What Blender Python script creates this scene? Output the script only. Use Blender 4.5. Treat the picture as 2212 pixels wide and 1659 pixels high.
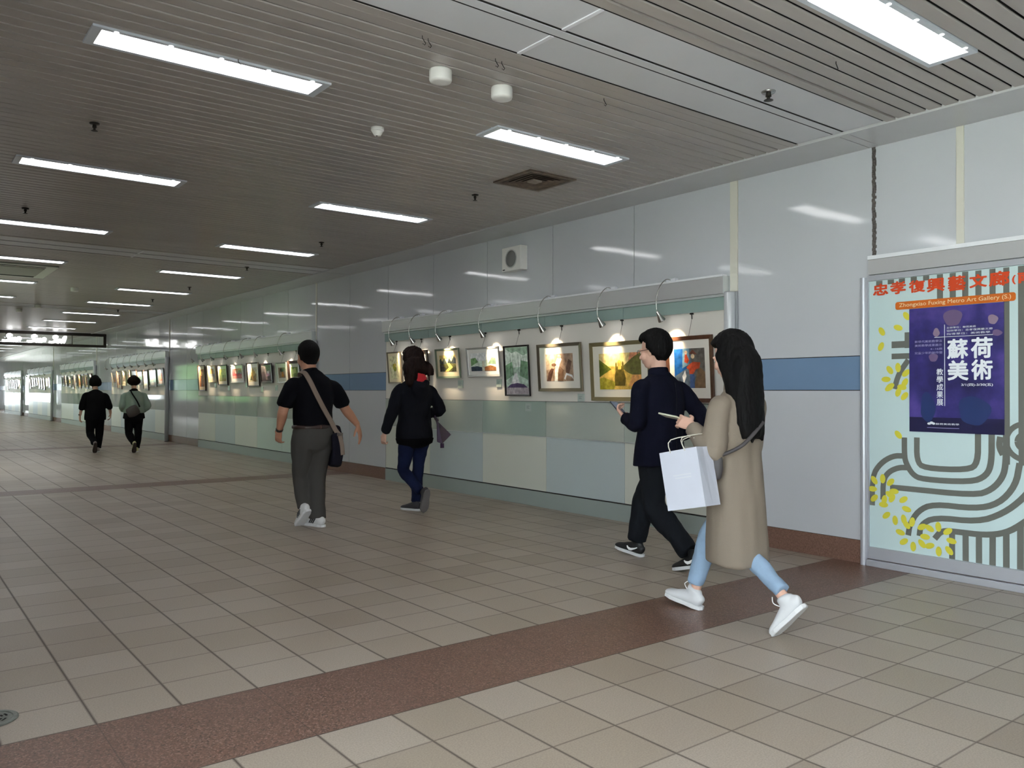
import bpy, bmesh, math, random
from mathutils import Vector, Matrix, noise
random.seed(7)
SC = bpy.context.scene
for _o in list(bpy.data.objects): bpy.data.objects.remove(_o)
COL = SC.collection

# ------------------------------------------------------------------ camera
F_PX, PSI, TH, ROLL = 1765.9, 0.6597, 0.0094, 0.0023
CAM_H = 1.26
fw = Vector((math.sin(PSI)*math.cos(TH), math.cos(PSI)*math.cos(TH), math.sin(TH)))
rt = Vector((math.cos(PSI), -math.sin(PSI), 0)); up = rt.cross(fw)
r2 = rt*math.cos(ROLL)+up*math.sin(ROLL); u2 = up*math.cos(ROLL)-rt*math.sin(ROLL)
cam_d = bpy.data.cameras.new('camera'); cam = bpy.data.objects.new('camera', cam_d); COL.objects.link(cam)
cam_d.sensor_fit = 'HORIZONTAL'; cam_d.sensor_width = 36.0; cam_d.lens = F_PX/2212*36.0
cam_d.clip_start = 0.05; cam_d.clip_end = 300
M3 = Matrix((r2, u2, -fw)).transposed()
cam.matrix_world = Matrix.Translation((0, 0, CAM_H)) @ M3.to_4x4()
SC.camera = cam

# ------------------------------------------------------------------ world (overcast daylight outside) and exposure
wd = bpy.data.worlds.new('overcast'); SC.world = wd; wd.use_nodes = True
_bg = wd.node_tree.nodes['Background']; _bg.inputs[0].default_value = (0.87, 0.94, 1.0, 1); _bg.inputs[1].default_value = 6.6
_sun = bpy.data.lights.new('sun', 'SUN'); _sun.energy = 26.0; _sun.angle = math.radians(3); _sun.color = (1, .96, .9)
_so = bpy.data.objects.new('sun', _sun); COL.objects.link(_so); _so.rotation_euler = Vector((-.50, .14, -.85)).to_track_quat('-Z', 'Y').to_euler()
SC.view_settings.view_transform = 'Standard'; SC.view_settings.look = 'None'
SC.view_settings.gamma = 1.0; SC.view_settings.use_curve_mapping = False
SC.view_settings.exposure = 0.58
LAMP_E = 6.4          # radiance of the ceiling light diffusers
SPOT_W = 22.0          # picture lamps

# ------------------------------------------------------------------ dimensions (metres)
W = 5.735             # plane the picture wall was measured on
WX = 5.745            # right wall face
LX = -0.55            # left wall face
ZC = 3.058            # ceiling
YB, YE = -3.6, 60.0   # back and far end of the concourse

# ------------------------------------------------------------------ materials
MATS = {}
def lin(c):
    c = c/255.0
    return c/12.92 if c <= 0.04045 else ((c+0.055)/1.055)**2.4
def rgb(r, g, b): return (lin(r), lin(g), lin(b), 1)
def mat(name, col, rough=0.5, metal=0.0, spec=0.5, coat=0.0, emit=0.0, var=0.0, vscale=30.0, bump=0.0, bscale=60.0, stretch=None):
    if name in MATS: return MATS[name]
    m = bpy.data.materials.new(name); m.use_nodes = True; nt = m.node_tree
    b = nt.nodes['Principled BSDF']
    c = rgb(*col)
    b.inputs['Base Color'].default_value = c; b.inputs['Roughness'].default_value = rough
    b.inputs['Metallic'].default_value = metal; b.inputs['Specular IOR Level'].default_value = spec
    if coat: b.inputs['Coat Weight'].default_value = coat; b.inputs['Coat Roughness'].default_value = 0.03
    if emit: b.inputs['Emission Color'].default_value = (1, 1, 1, 1); b.inputs['Emission Strength'].default_value = emit
    if var or bump:
        tc = nt.nodes.new('ShaderNodeTexCoord'); src = tc.outputs['Object']
        if stretch:
            mp = nt.nodes.new('ShaderNodeMapping'); mp.inputs['Scale'].default_value = stretch
            nt.links.new(src, mp.inputs[0]); src = mp.outputs[0]
    if var:
        n = nt.nodes.new('ShaderNodeTexNoise'); n.inputs['Scale'].default_value = vscale; n.inputs['Detail'].default_value = 4
        r = nt.nodes.new('ShaderNodeValToRGB')
        r.color_ramp.elements[0].position = 0.3; r.color_ramp.elements[1].position = 0.7
        r.color_ramp.elements[0].color = (c[0]*(1-var), c[1]*(1-var), c[2]*(1-var), 1)
        r.color_ramp.elements[1].color = (min(1, c[0]*(1+var)), min(1, c[1]*(1+var)), min(1, c[2]*(1+var)), 1)
        nt.links.new(src, n.inputs['Vector']); nt.links.new(n.outputs['Fac'], r.inputs[0]); nt.links.new(r.outputs[0], b.inputs['Base Color'])
    if bump:
        n2 = nt.nodes.new('ShaderNodeTexNoise'); n2.inputs['Scale'].default_value = bscale; n2.inputs['Detail'].default_value = 3
        bp = nt.nodes.new('ShaderNodeBump'); bp.inputs['Strength'].default_value = bump; bp.inputs['Distance'].default_value = 0.01
        nt.links.new(src, n2.inputs['Vector']); nt.links.new(n2.outputs['Fac'], bp.inputs['Height']); nt.links.new(bp.outputs[0], b.inputs['Normal'])
    MATS[name] = m; return m

# ------------------------------------------------------------------ mesh helpers
class MB:
    def __init__(s): s.v = []; s.f = []; s.m = []; s.mats = []
    def mi(s, m):
        if m not in s.mats: s.mats.append(m)
        return s.mats.index(m)
    def face(s, pts, m):
        k = len(s.v); s.v += [tuple(p) for p in pts]; s.f.append(tuple(range(k, k+len(pts)))); s.m.append(s.mi(m))
    def box(s, x0, x1, y0, y1, z0, z1, m, bev=0.0):
        x0, x1 = sorted((x0, x1)); y0, y1 = sorted((y0, y1)); z0, z1 = sorted((z0, z1))
        s.hexa([(x0,y0,z0),(x1,y0,z0),(x1,y1,z0),(x0,y1,z0),(x0,y0,z1),(x1,y0,z1),(x1,y1,z1),(x0,y1,z1)], m)
    def hexa(s, p, m):
        k = len(s.v); s.v += [tuple(q) for q in p]; i = s.mi(m)
        for f in ((0,3,2,1),(4,5,6,7),(0,1,5,4),(1,2,6,5),(2,3,7,6),(3,0,4,7)):
            s.f.append(tuple(k+a for a in f)); s.m.append(i)
    def tube(s, pts, rads, m, seg=12, ref=(1,0,0), cap=True):
        pts = [Vector(p) for p in pts]; n = len(pts); ref = Vector(ref); k = len(s.v); i = s.mi(m)
        if not isinstance(rads, list): rads = [rads]*n
        for j, p in enumerate(pts):
            t = (pts[min(j+1, n-1)]-pts[max(j-1, 0)])
            t = t.normalized() if t.length > 1e-9 else Vector((0,0,1))
            a = ref - t*ref.dot(t)
            if a.length < 1e-3: a = Vector((0,1,0)) - t*t.y
            if a.length < 1e-3: a = Vector((0,0,1)) - t*t.z
            a.normalize(); b = t.cross(a)
            r = rads[j]; ra, rb = r if isinstance(r, (list, tuple)) else (r, r)
            for q in range(seg):
                an = 2*math.pi*q/seg
                s.v.append(tuple(p+a*(ra*math.cos(an))+b*(rb*math.sin(an))))
        for j in range(n-1):
            for q in range(seg):
                q2 = (q+1) % seg
                s.f.append((k+j*seg+q, k+j*seg+q2, k+(j+1)*seg+q2, k+(j+1)*seg+q)); s.m.append(i)
        if cap:
            s.f.append(tuple(k+q for q in reversed(range(seg)))); s.m.append(i)
            s.f.append(tuple(k+(n-1)*seg+q for q in range(seg))); s.m.append(i)
    def ell(s, c, r, m, seg=20, rings=12, rot=None, fn=None):
        """ellipsoid; fn(unit dir)->radius factor"""
        c = Vector(c); k = len(s.v); i = s.mi(m)
        for a in range(rings+1):
            th = math.pi*a/rings
            for q in range(seg):
                ph = 2*math.pi*q/seg
                d = Vector((math.sin(th)*math.cos(ph), math.sin(th)*math.sin(ph), math.cos(th)))
                g = fn(d) if fn else 1.0
                p = Vector((d.x*r[0]*g, d.y*r[1]*g, d.z*r[2]*g))
                if rot: p = rot @ p
                s.v.append(tuple(c+p))
        for a in range(rings):
            for q in range(seg):
                q2 = (q+1) % seg
                s.f.append((k+a*seg+q, k+(a+1)*seg+q, k+(a+1)*seg+q2, k+a*seg+q2)); s.m.append(i)
    def lathe(s, c, prof, m, seg=24, axis='z'):
        k = len(s.v); i = s.mi(m); c = Vector(c); n = len(prof)
        for r, h in prof:
            for q in range(seg):
                a = 2*math.pi*q/seg; x, y = r*math.cos(a), r*math.sin(a)
                p = (x, y, h) if axis == 'z' else ((h, x, y) if axis == 'x' else (y, h, x))
                s.v.append(tuple(c+Vector(p)))
        for j in range(n-1):
            for q in range(seg):
                q2 = (q+1) % seg
                s.f.append((k+j*seg+q, k+j*seg+q2, k+(j+1)*seg+q2, k+(j+1)*seg+q)); s.m.append(i)
        s.f.append(tuple(k+q for q in reversed(range(seg)))); s.m.append(i)
        s.f.append(tuple(k+(n-1)*seg+q for q in range(seg))); s.m.append(i)

def origin(o):
    v = Vector((0,0,0))
    while o is not None: v = v+o.location; o = o.parent
    return v
def mesh_of(name, mb, off=Vector((0,0,0)), smooth=False, fix=True):
    me = bpy.data.meshes.new(name)
    me.from_pydata([tuple(Vector(p)-off) for p in mb.v], [], mb.f)
    for m in mb.mats: me.materials.append(m)
    me.polygons.foreach_set('material_index', mb.m)
    if fix:
        bm = bmesh.new(); bm.from_mesh(me)
        bmesh.ops.remove_doubles(bm, verts=bm.verts, dist=1e-6)
        bmesh.ops.recalc_face_normals(bm, faces=bm.faces); bm.to_mesh(me); bm.free()
    if smooth:
        me.polygons.foreach_set('use_smooth', [True]*len(me.polygons))
    me.update(); return me
def obj(name, mb, parent=None, smooth=False, loc=None, fix=True, bevel=0.0, autosmooth=True):
    """link the builder's shapes as ONE mesh object; vertices are given in world space"""
    off = origin(parent) if parent else (Vector(loc) if loc is not None else Vector((0,0,0)))
    me = mesh_of(name, mb, off, smooth, fix)
    o = bpy.data.objects.new(name, me); COL.objects.link(o)
    if parent: o.parent = parent
    elif loc is not None: o.location = loc
    if bevel:
        b = o.modifiers.new('bevel', 'BEVEL'); b.width = bevel; b.segments = 2; b.limit_method = 'ANGLE'; b.angle_limit = math.radians(40)
    return o
def tag(o, label, cat, group=None, kind=None):
    o['label'] = label
    if cat: o['category'] = cat
    if group: o['group'] = group
    if kind: o['kind'] = kind
    return o
def thing(name, label, cat, loc, group=None):
    o = bpy.data.objects.new(name, None); COL.objects.link(o); o.location = loc; o.empty_display_size = 0.1
    return tag(o, label, cat, group)
def struct(o, label=None):
    o['kind'] = 'structure'
    if label: o['label'] = label
    return o
def dup(root, loc, label):
    r = root.copy(); COL.objects.link(r); r.location = loc; r['label'] = label
    for ch in list(root.children):
        c = ch.copy(); COL.objects.link(c); c.parent = r
        for g in ch.children:
            d = g.copy(); COL.objects.link(d); d.parent = c
    return r
def A(y, z, d):
    """a point measured on the wall plane W, carried to its own distance d in front of it"""
    k = (W-d)/W
    return Vector((W-d, y*k, CAM_H+(z-CAM_H)*k))
def nth(i): return ['first','second','third','fourth','fifth','sixth','seventh','eighth','ninth','tenth','eleventh','twelfth','thirteenth','fourteenth','fifteenth','sixteenth','seventeenth','eighteenth','nineteenth','twentieth'][i]
# ================================================================== floor
def floor_material():
    m = bpy.data.materials.new('ceramic_floor_tiles'); m.use_nodes = True; nt = m.node_tree; N = nt.nodes; L = nt.links
    b = N['Principled BSDF']; tc = N.new('ShaderNodeTexCoord'); sp = N.new('ShaderNodeSeparateXYZ'); L.new(tc.outputs['Object'], sp.inputs[0])
    def M(op, a, bb=None, c=None):
        n = N.new('ShaderNodeMath'); n.operation = op
        for i, v in enumerate((a, bb, c)):
            if v is None: continue
            if isinstance(v, (int, float)): n.inputs[i].default_value = v
            else: L.new(v, n.inputs[i])
        return n.outputs[0]
    PX, PY, X0, Y0 = 0.3095, 0.3, 0.663, 2.81
    fx = M('DIVIDE', M('SUBTRACT', sp.outputs[0], X0), PX); fy = M('DIVIDE', M('SUBTRACT', sp.outputs[1], Y0), PY)
    ix, iy = M('FLOOR', fx), M('FLOOR', fy)
    def line(f, p, w):   # 1 on the joint
        fr = M('FRACT', f); d = M('MULTIPLY', M('MINIMUM', fr, M('SUBTRACT', 1.0, fr)), p)
        return M('SUBTRACT', 1.0, M('SMOOTH_MIN', M('DIVIDE', d, w), 1.0, 0.2))
    gx = line(fx, PX, 0.0085); gy = line(fy, PY, 0.0062)
    grout = M('MAXIMUM', M('MULTIPLY', gx, 1.0), M('MULTIPLY', gy, 0.75))
    # stripes of granite
    bands = [(2.81, 3.41), (11.40, 11.93), (19.95, 20.5), (28.4, 29.0), (-5.7, -5.1)]
    sm = None
    for a, c in bands:
        k = M('MULTIPLY', M('GREATER_THAN', sp.outputs[1], a), M('LESS_THAN', sp.outputs[1], c))
        sm = k if sm is None else M('MAXIMUM', sm, k)
    gs = line(M('DIVIDE', M('SUBTRACT', sp.outputs[0], 0.663), 0.619), 0.619, 0.003)
    edge = None
    for a, c in bands:
        for e in (a, c):
            k = M('LESS_THAN', M('ABSOLUTE', M('SUBTRACT', sp.outputs[1], e)), 0.003)
            edge = k if edge is None else M('MAXIMUM', edge, k)
    # per tile tint
    cb = N.new('ShaderNodeCombineXYZ'); L.new(ix, cb.inputs[0]); L.new(iy, cb.inputs[1])
    wn = N.new('ShaderNodeTexWhiteNoise'); wn.noise_dimensions = '2D'; L.new(cb.outputs[0], wn.inputs['Vector'])
    r1 = N.new('ShaderNodeValToRGB'); e = r1.color_ramp.elements
    e[0].position = 0.0; e[0].color = rgb(152, 138, 124); e[1].position = 1.0; e[1].color = rgb(170, 158, 145)
    k2 = r1.color_ramp.elements.new(0.45); k2.color = rgb(163, 150, 136)
    k3 = r1.color_ramp.elements.new(0.12); k3.color = rgb(157, 144, 129)
    L.new(wn.outputs['Value'], r1.inputs[0])
    n1 = N.new('ShaderNodeTexNoise'); n1.inputs['Scale'].default_value = 160; n1.inputs['Detail'].default_value = 3; L.new(tc.outputs['Object'], n1.inputs['Vector'])
    n0 = N.new('ShaderNodeTexNoise'); n0.inputs['Scale'].default_value = 1.3; n0.inputs['Detail'].default_value = 3; L.new(tc.outputs['Object'], n0.inputs['Vector'])
    def mix(fac, a, c, bt='MIX'):
        n = N.new('ShaderNodeMix'); n.data_type = 'RGBA'; n.blend_type = bt
        if isinstance(fac, (int, float)): n.inputs[0].default_value = fac
        else: L.new(fac, n.inputs[0])
        for s, v in ((6, a), (7, c)):
            if isinstance(v, tuple): n.inputs[s].default_value = v
            else: L.new(v, n.inputs[s])
        return n.outputs[2]
    sp2 = N.new('ShaderNodeValToRGB'); sp2.color_ramp.elements[0].position = 0.3; sp2.color_ramp.elements[1].position = 0.7
    sp2.color_ramp.elements[0].color = (0.82, 0.82, 0.82, 1); sp2.color_ramp.elements[1].color = (1.12, 1.12, 1.12, 1); L.new(n1.outputs['Fac'], sp2.inputs[0])
    tile = mix(1.0, r1.outputs[0], sp2.outputs[0], 'MULTIPLY')
    # granite
    v1 = N.new('ShaderNodeTexVoronoi'); v1.inputs['Scale'].default_value = 170; L.new(tc.outputs['Object'], v1.inputs['Vector'])
    r3 = N.new('ShaderNodeValToRGB'); r3.color_ramp.interpolation = 'CONSTANT'; e = r3.color_ramp.elements
    e[0].color = rgb(104, 76, 64); e[1].position = 0.35; e[1].color = rgb(124, 92, 78)
    x = e.new(0.62); x.color = rgb(110, 84, 72); x = e.new(0.8); x.color = rgb(142, 112, 98); x = e.new(0.92); x.color = rgb(82, 62, 54)
    sv = N.new('ShaderNodeSeparateColor'); L.new(v1.outputs['Color'], sv.inputs[0]); L.new(sv.outputs[0], r3.inputs[0])
    gran = mix(M('MULTIPLY', gs, 0.75), r3.outputs[0], rgb(60, 48, 44))
    til = mix(M('MULTIPLY', grout, 0.9), tile, rgb(58, 48, 44))
    col = mix(sm, til, gran); col = mix(M('MULTIPLY', edge, 0.8), col, rgb(66, 56, 52))
    L.new(col, b.inputs['Base Color'])
    ro = M('ADD', 0.30, M('MULTIPLY', n0.outputs['Fac'], 0.16)); ro = M('ADD', ro, M('MULTIPLY', M('MULTIPLY', grout, M('SUBTRACT', 1.0, sm)), 0.25)); L.new(ro, b.inputs['Roughness'])
    b.inputs['Specular IOR Level'].default_value = 0.42
    bp = N.new('ShaderNodeBump'); bp.inputs['Strength'].default_value = 0.25; bp.inputs['Distance'].default_value = 0.002
    L.new(M('SUBTRACT', M('MULTIPLY', n1.outputs['Fac'], 0.25), M('MULTIPLY', grout, M('SUBTRACT', 1.0, sm))), bp.inputs['Height']); L.new(bp.outputs[0], b.inputs['Normal'])
    return m
mb = MB(); mb.box(LX-0.3, WX+0.3, YB-0.3, YE+0.3, -0.12, 0.0, floor_material())
struct(obj('floor', mb))

# ================================================================== ceiling
m_slat = mat('painted_metal_slats', (166, 159, 154), rough=0.30, spec=0.5, var=0.09, vscale=1.6, bump=0.05, bscale=5, stretch=(0.5, 3, 1))
m_flat = mat('painted_flat_panels', (206, 206, 210), rough=0.38, var=0.03, vscale=2)
m_dark = mat('dark_ceiling_void', (22, 20, 19), rough=0.9)
m_soff = mat('painted_soffit_metal', (198, 198, 200), rough=0.32, var=0.03, vscale=3)
XS = 5.275            # where the slats end and the edge strip begins
BANDS = [(2.685, 3.473), (11.07, 11.86), (19.47, 20.26), (27.9, 28.65), (36.3, 37.05), (44.7, 45.45), (53.1, 53.85)]
mb = MB()
mb.box(LX-0.2, WX+0.2, YB-0.2, YE+0.2, ZC+0.035, ZC+0.10, m_dark)
def slat(y0, y1):
    g = .0075 if y0 < 2.6 else .006
    p = [(y0+g, ZC+.034), (y0+g, ZC+.007), (y0+g+.0015, ZC+.002), (y0+g+.005, ZC), (y1-g-.005, ZC), (y1-g-.0015, ZC+.002), (y1-g, ZC+.007), (y1-g, ZC+.034)]
    for i, ((a, z1), (b_, z2)) in enumerate(zip(p[:-1], p[1:])):
        mb.face([(LX, a, z1), (XS, a, z1), (XS, b_, z2), (LX, b_, z2)], m_dark if i in (0, 6) else m_slat)
edges = [YB]+[v for bnd in BANDS for v in bnd]+[YE]
for a, b_ in zip(edges[0::2], edges[1::2]):
    n = max(1, round((b_-a)/0.1)); st = (b_-a)/n
    for i in range(n): slat(a+i*st, a+(i+1)*st)
for a, b_ in BANDS:
    k = (b_-a)/0.788
    for y0, y1, mm, dz in ((0, .07, m_slat, -.004), (.074, .358, m_flat, 0), (.364, .432, m_flat, -.004), (.438, .716, m_flat, 0), (.720, .788, m_slat, -.004)):
        mb.box(LX, XS-(0.03 if mm is m_flat else 0), a+y0*k+.005, a+y1*k-.005, ZC+dz, ZC+.02, mm)
    for yg in (.072, .361, .435, .718): mb.box(LX, XS-.03, a+yg*k-.0078, a+yg*k+.0078, ZC-.0006, ZC+.004, m_dark)
    for xx in (2.675, 0.2):
        for y0, y1 in ((.074, .358), (.438, .716)):
            mb.box(xx-.012, xx+.012, a+y0*k+.004, a+y1*k-.004, ZC-.006, ZC+.002, mat('bright_joint_strip', (226, 226, 232), rough=.4))
struct(obj('ceiling', mb, fix=False))
# edge strip along the picture wall
mb = MB()
y = YB
cuts = sorted([YB, YE]+[c for a, b_ in BANDS for c in (a+.361, a+.435)]+[3.09+4.2+8.4*i for i in range(6)])
for a, b_ in zip(cuts[:-1], cuts[1:]):
    mb.box(XS+.012, WX, a+.005, b_-.005, ZC-.004, ZC+.03, m_soff)
mb.box(XS-.004, XS+.03, YB, YE, ZC-.014, ZC+.012, m_soff)
struct(obj('trim_1', mb), 'pale metal edge strip between slatted ceiling and picture wall')

# ================================================================== right wall (enamel panels)
def enamel(name, col, rough=.07):
    m = mat(name, col, rough=rough, spec=0.5, var=0.015, vscale=1.2)
    nt = m.node_tree; b = nt.nodes['Principled BSDF']
    tc = nt.nodes.new('ShaderNodeTexCoord'); n = nt.nodes.new('ShaderNodeTexNoise'); n.inputs['Scale'].default_value = 1.8; n.inputs['Detail'].default_value = 1.5
    bp = nt.nodes.new('ShaderNodeBump'); bp.inputs['Strength'].default_value = .11; bp.inputs['Distance'].default_value = .02
    nt.links.new(tc.outputs['Object'], n.inputs['Vector']); nt.links.new(n.outputs['Fac'], bp.inputs['Height']); nt.links.new(bp.outputs[0], b.inputs['Normal'])
    return m
m_enam = enamel('white_enamel_panel', (198, 200, 206))
m_blue = enamel('blue_enamel_band', (118, 144, 176), .12)
m_jnt = mat('dark_panel_joint', (40, 36, 34), rough=.8)
m_gran = mat('red_brown_granite_skirting', (122, 92, 80), rough=.25, var=.28, vscale=120)
ZB0, ZB1 = 1.2764, 1.5315
Y0P = 3.092
mb = MB()
mb.box(WX+.012, WX+.25, YB, YE, -.05, ZC+.05, m_jnt)
i0 = math.floor((YB-Y0P)/1.2); i1 = math.ceil((YE-Y0P)/1.2)
for i in range(i0, i1):
    a, b_ = max(YB, Y0P+i*1.2)+.005, min(YE, Y0P+(i+1)*1.2)-.005
    if b_ <= a: continue
    for z0, z1, mm in ((.17, ZB0-.003, m_enam), (ZB0+.003, ZB1-.003, m_blue), (ZB1+.003, ZC, m_enam)):
        mb.box(WX, WX+.02, a, b_, z0, z1, mm)
struct(obj('wall_right', mb))
mb = MB()
for i in range(i0, i1):
    a, b_ = max(YB, Y0P+i*1.2)+.001, min(YE, Y0P+(i+1)*1.2)-.001
    if b_ > a: mb.box(WX-.006, WX+.02, a, b_, 0, .168, m_gran)
struct(obj('baseboard_right', mb))
# cream cover strips and the ragged sealant joint
m_cream = mat('cream_cover_strip', (216, 213, 202), rough=.35)
m_seal = mat('grey_ragged_sealant', (92, 86, 84), rough=.9, var=.5, vscale=90)
TR = 2
for yc, wdt, z0 in ((4.327, .074, 2.115), (2.488, .05, 2.26), (12.70, .04, 2.11), (21.35, .05, 2.11), (29.95, .05, 2.11), (38.4, .06, 2.11)):
    mb = MB(); mb.box(WX-.012, WX+.01, yc-wdt/2, yc+wdt/2, z0, ZC-.005, m_cream)
    struct(obj('trim_%d' % TR, mb, bevel=.003), None); TR += 1
mb = MB()
for k in range(40):
    z = 2.255+k*.02; j = random.uniform(-.006, .006)
    mb.box(WX-.004, WX+.005, 3.079+j, 3.106+j*.5, z, z+.0205, m_seal)
struct(obj('trim_%d' % TR, mb), 'ragged grey sealant joint above the poster panel'); TR += 1

# ================================================================== left wall with windows, end walls
m_lw = mat('pale_plaster', (196, 196, 198), rough=.6)
m_alu = mat('aluminium_window_frame', (120, 122, 124), rough=.35, metal=.8)
m_glass = bpy.data.materials.new('clear_window_glass'); m_glass.use_nodes = True
_b = m_glass.node_tree.nodes['Principled BSDF']; _b.inputs['Transmission Weight'].default_value = 1; _b.inputs['Roughness'].default_value = 0; _b.inputs['IOR'].default_value = 1.05
_b.inputs['Base Color'].default_value = (.97, 1, .98, 1)
WINS = [(-3.3, 2.3, .05, 2.75), (14.0, 17.2, 1.0, 2.4), (27.5, 32.2, .75, 2.6), (33.0, 37.5, .75, 2.6), (39.6, 43.6, .75, 2.6), (46.5, 52.0, .75, 2.6)]  # first opening is unseen, widened to brighten the near floor and ceiling
mb = MB(); y = YB
for a, b_, z0, z1 in WINS:
    mb.box(LX-.2, LX, y, a, 0, ZC+.05, m_lw); mb.box(LX-.2, LX, a, b_, 0, z0, m_lw); mb.box(LX-.2, LX, a, b_, z1, ZC+.05, m_lw); y = b_
mb.box(LX-.2, LX, y, YE, 0, ZC+.05, m_lw)
struct(obj('wall_left', mb))
WN = 1
def window(x0, x1, y0, y1, z0, z1, n):
    """window in a wall; thin in x or in y"""
    global WN
    mb = MB(); g = MB(); inx = (x1-x0) < (y1-y0)
    def bar(u0, u1, c0, c1):
        if inx: mb.box(x0, x1, u0, u1, c0, c1, m_alu)
        else: mb.box(u0, u1, y0, y1, c0, c1, m_alu)
    a, b_ = (y0, y1) if inx else (x0, x1)
    bar(a, b_, z0, z0+.06); bar(a, b_, z1-.06, z1); bar(a, a+.06, z0+.06, z1-.06); bar(b_-.06, b_, z0+.06, z1-.06)
    for k in range(1, n): u = a+(b_-a)*k/n; bar(u-.03, u+.03, z0+.06, z1-.06)
    o = struct(obj('window_%d' % WN, mb), None); WN += 1
    if inx: xm = (x0+x1)/2; g.box(xm-.003, xm+.003, a+.05, b_-.05, z0+.05, z1-.05, m_glass)
    else: ym = (y0+y1)/2; g.box(a+.05, b_-.05, ym-.003, ym+.003, z0+.05, z1-.05, m_glass)
    gl = obj('pane', g, o)
for a, b_, z0, z1 in WINS: window(LX-.13, LX-.06, a, b_, z0, z1, 3)
# plain wall behind the camera; glazed far wall
mb = MB(); mb.box(LX-.2, WX+.2, YB-.2, YB, 0, ZC+.05, m_lw); struct(obj('wall_back', mb))
for nm, yw, w0, w1, z0, z1 in (('wall_far', YE+.2, 2.4, 5.2, .3, 2.3),):
    mb = MB()
    mb.box(LX-.2, w0, yw-.2, yw, 0, ZC+.05, m_lw); mb.box(w1, WX+.2, yw-.2, yw, 0, ZC+.05, m_lw)
    mb.box(w0, w1, yw-.2, yw, 0, z0, m_lw); mb.box(w0, w1, yw-.2, yw, z1, ZC+.05, m_lw)
    struct(obj(nm, mb)); window(w0, w1, yw-.13, yw-.06, z0, z1, 5)
# ground outside
m_lawn = mat('lawn', (96, 116, 84), rough=.9, var=.25, vscale=4); m_path = mat('outdoor_path', (196, 198, 196), rough=.8, var=.08, vscale=3)
mb = MB(); mb.box(-60, LX-.3, -40, 100, -.25, -.10, m_lawn); mb.box(LX-.3, WX+30, -40, YB-.3, -.25, -.1, m_path); mb.box(LX-.3, WX+30, YE+.4, 100, -.25, -.1, m_path)
mb.box(-14, LX-.3, -20, 5, -.11, -.08, m_path)
for a in (19, 38, 60): mb.hexa([(-60, a+14, -.1), (-60, a+11, -.1), (LX-.3, a-3, -.1), (LX-.3, a, -.1), (-60, a+14, -.08), (-60, a+11, -.08), (LX-.3, a-3, -.08), (LX-.3, a, -.08)], m_path)
struct(obj('trim_%d' % TR, mb), 'lawn and paths outside the windows'); TR += 1
m_trees = mat('added_tree_leaves', (58, 92, 44), rough=.8, var=.6, vscale=3)  # unseen tree mass, added to cut sky light and green the reflections
mb = MB(); rh = random.Random(3)
for k in range(58):
    yy = 6+k*1.05
    if 16.5 < yy < 18.6: continue
    mb.ell((-7.5-rh.uniform(0, 1.5), yy, rh.uniform(1.2, 2.6)), (1.3, 1.0, rh.uniform(1.8, 3.2)), m_trees, 12, 8, None, lambda d: 1+.12*noise.noise(d*4+Vector((yy, 0, 0))))
struct(obj('trim_%d' % TR, mb, fix=False), 'unseen green tree bank outside the windows, added to cut sky light'); TR += 1
# daylight portals (they only guide sampling of the real sky, they emit nothing)
def portal(loc, sx, sy, rot):
    l = bpy.data.lights.new('window_portal', 'AREA'); l.shape = 'RECTANGLE'; l.size = sx; l.size_y = sy; l.cycles.is_portal = True
    o = bpy.data.objects.new('window_portal', l); COL.objects.link(o); o.location = loc; o.rotation_euler = rot
for a, b_, z0, z1 in WINS: portal((LX-.22, (a+b_)/2, (z0+z1)/2), z1-z0, b_-a, (0, math.radians(-90), 0))
portal((3.8, YE+.25, 1.3), 2.8, 2.0, (math.radians(-90), 0, 0))

# ================================================================== ceiling lights
m_diff = mat('lit_diffuser', (250, 250, 250), rough=.5, emit=LAMP_E)
m_lfr = mat('pale_light_frame', (206, 212, 220), rough=.3)
m_glint = mat('glowing_highlight_dot', (255, 255, 255), rough=.3, emit=LAMP_E*.5)  # emission imitates the bright highlights on the reflectors
def ceiling_light(xc, yc, label):
    t = thing('ceiling_light', label, 'ceiling light', (xc, yc, ZC), 'recessed ceiling lights')
    hx, hy = .63, .128
    fr = MB()
    fr.box(xc-hx, xc+hx, yc-hy, yc-hy+.028, ZC-.012, ZC+.02, m_lfr); fr.box(xc-hx, xc+hx, yc+hy-.028, yc+hy, ZC-.012, ZC+.02, m_lfr)
    fr.box(xc-hx, xc-hx+.045, yc-hy+.028, yc+hy-.028, ZC-.012, ZC+.02, m_lfr); fr.box(xc+hx-.045, xc+hx, yc-hy+.028, yc+hy-.028, ZC-.012, ZC+.02, m_lfr)
    obj('frame', fr, t)
    d = MB(); d.box(xc-hx+.045, xc+hx-.045, yc-hy+.028, yc+hy-.028, ZC-.004, ZC+.01, m_diff); obj('diffuser', d, t)
    for k in range(5):
        c = MB(); c.lathe((xc-hx+.11+k*.26, yc-hy+.016, ZC-.014), [(.012, 0), (.012, .004)], m_glint, 10); obj('highlight_dot', c, t)  # glowing discs stand for highlights along the fitting's edge
    return t
LY = [4.53, 7.345, 10.13, 12.87, 15.6, 18.26, 21.05, 23.7, 26.5, 29.3, 32.1, 34.9, 37.7, 40.5, 43.3, 46.1, 48.9, 51.7, 54.5, 57.3]
L0 = None
for xc, nm, ys in ((3.92, 'nearer the picture wall', [2.01]+LY), (1.447, 'farther from the picture wall', [2.01]+LY)):
    for i, yy in enumerate(ys):
        lab = 'white recessed strip light, %s along in the ceiling row %s' % (nth(i) if i < 20 else 'last', nm)
        if L0 is None: L0 = ceiling_light(xc, yy, lab)
        else: dup(L0, (xc, yy, ZC), lab)
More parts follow.
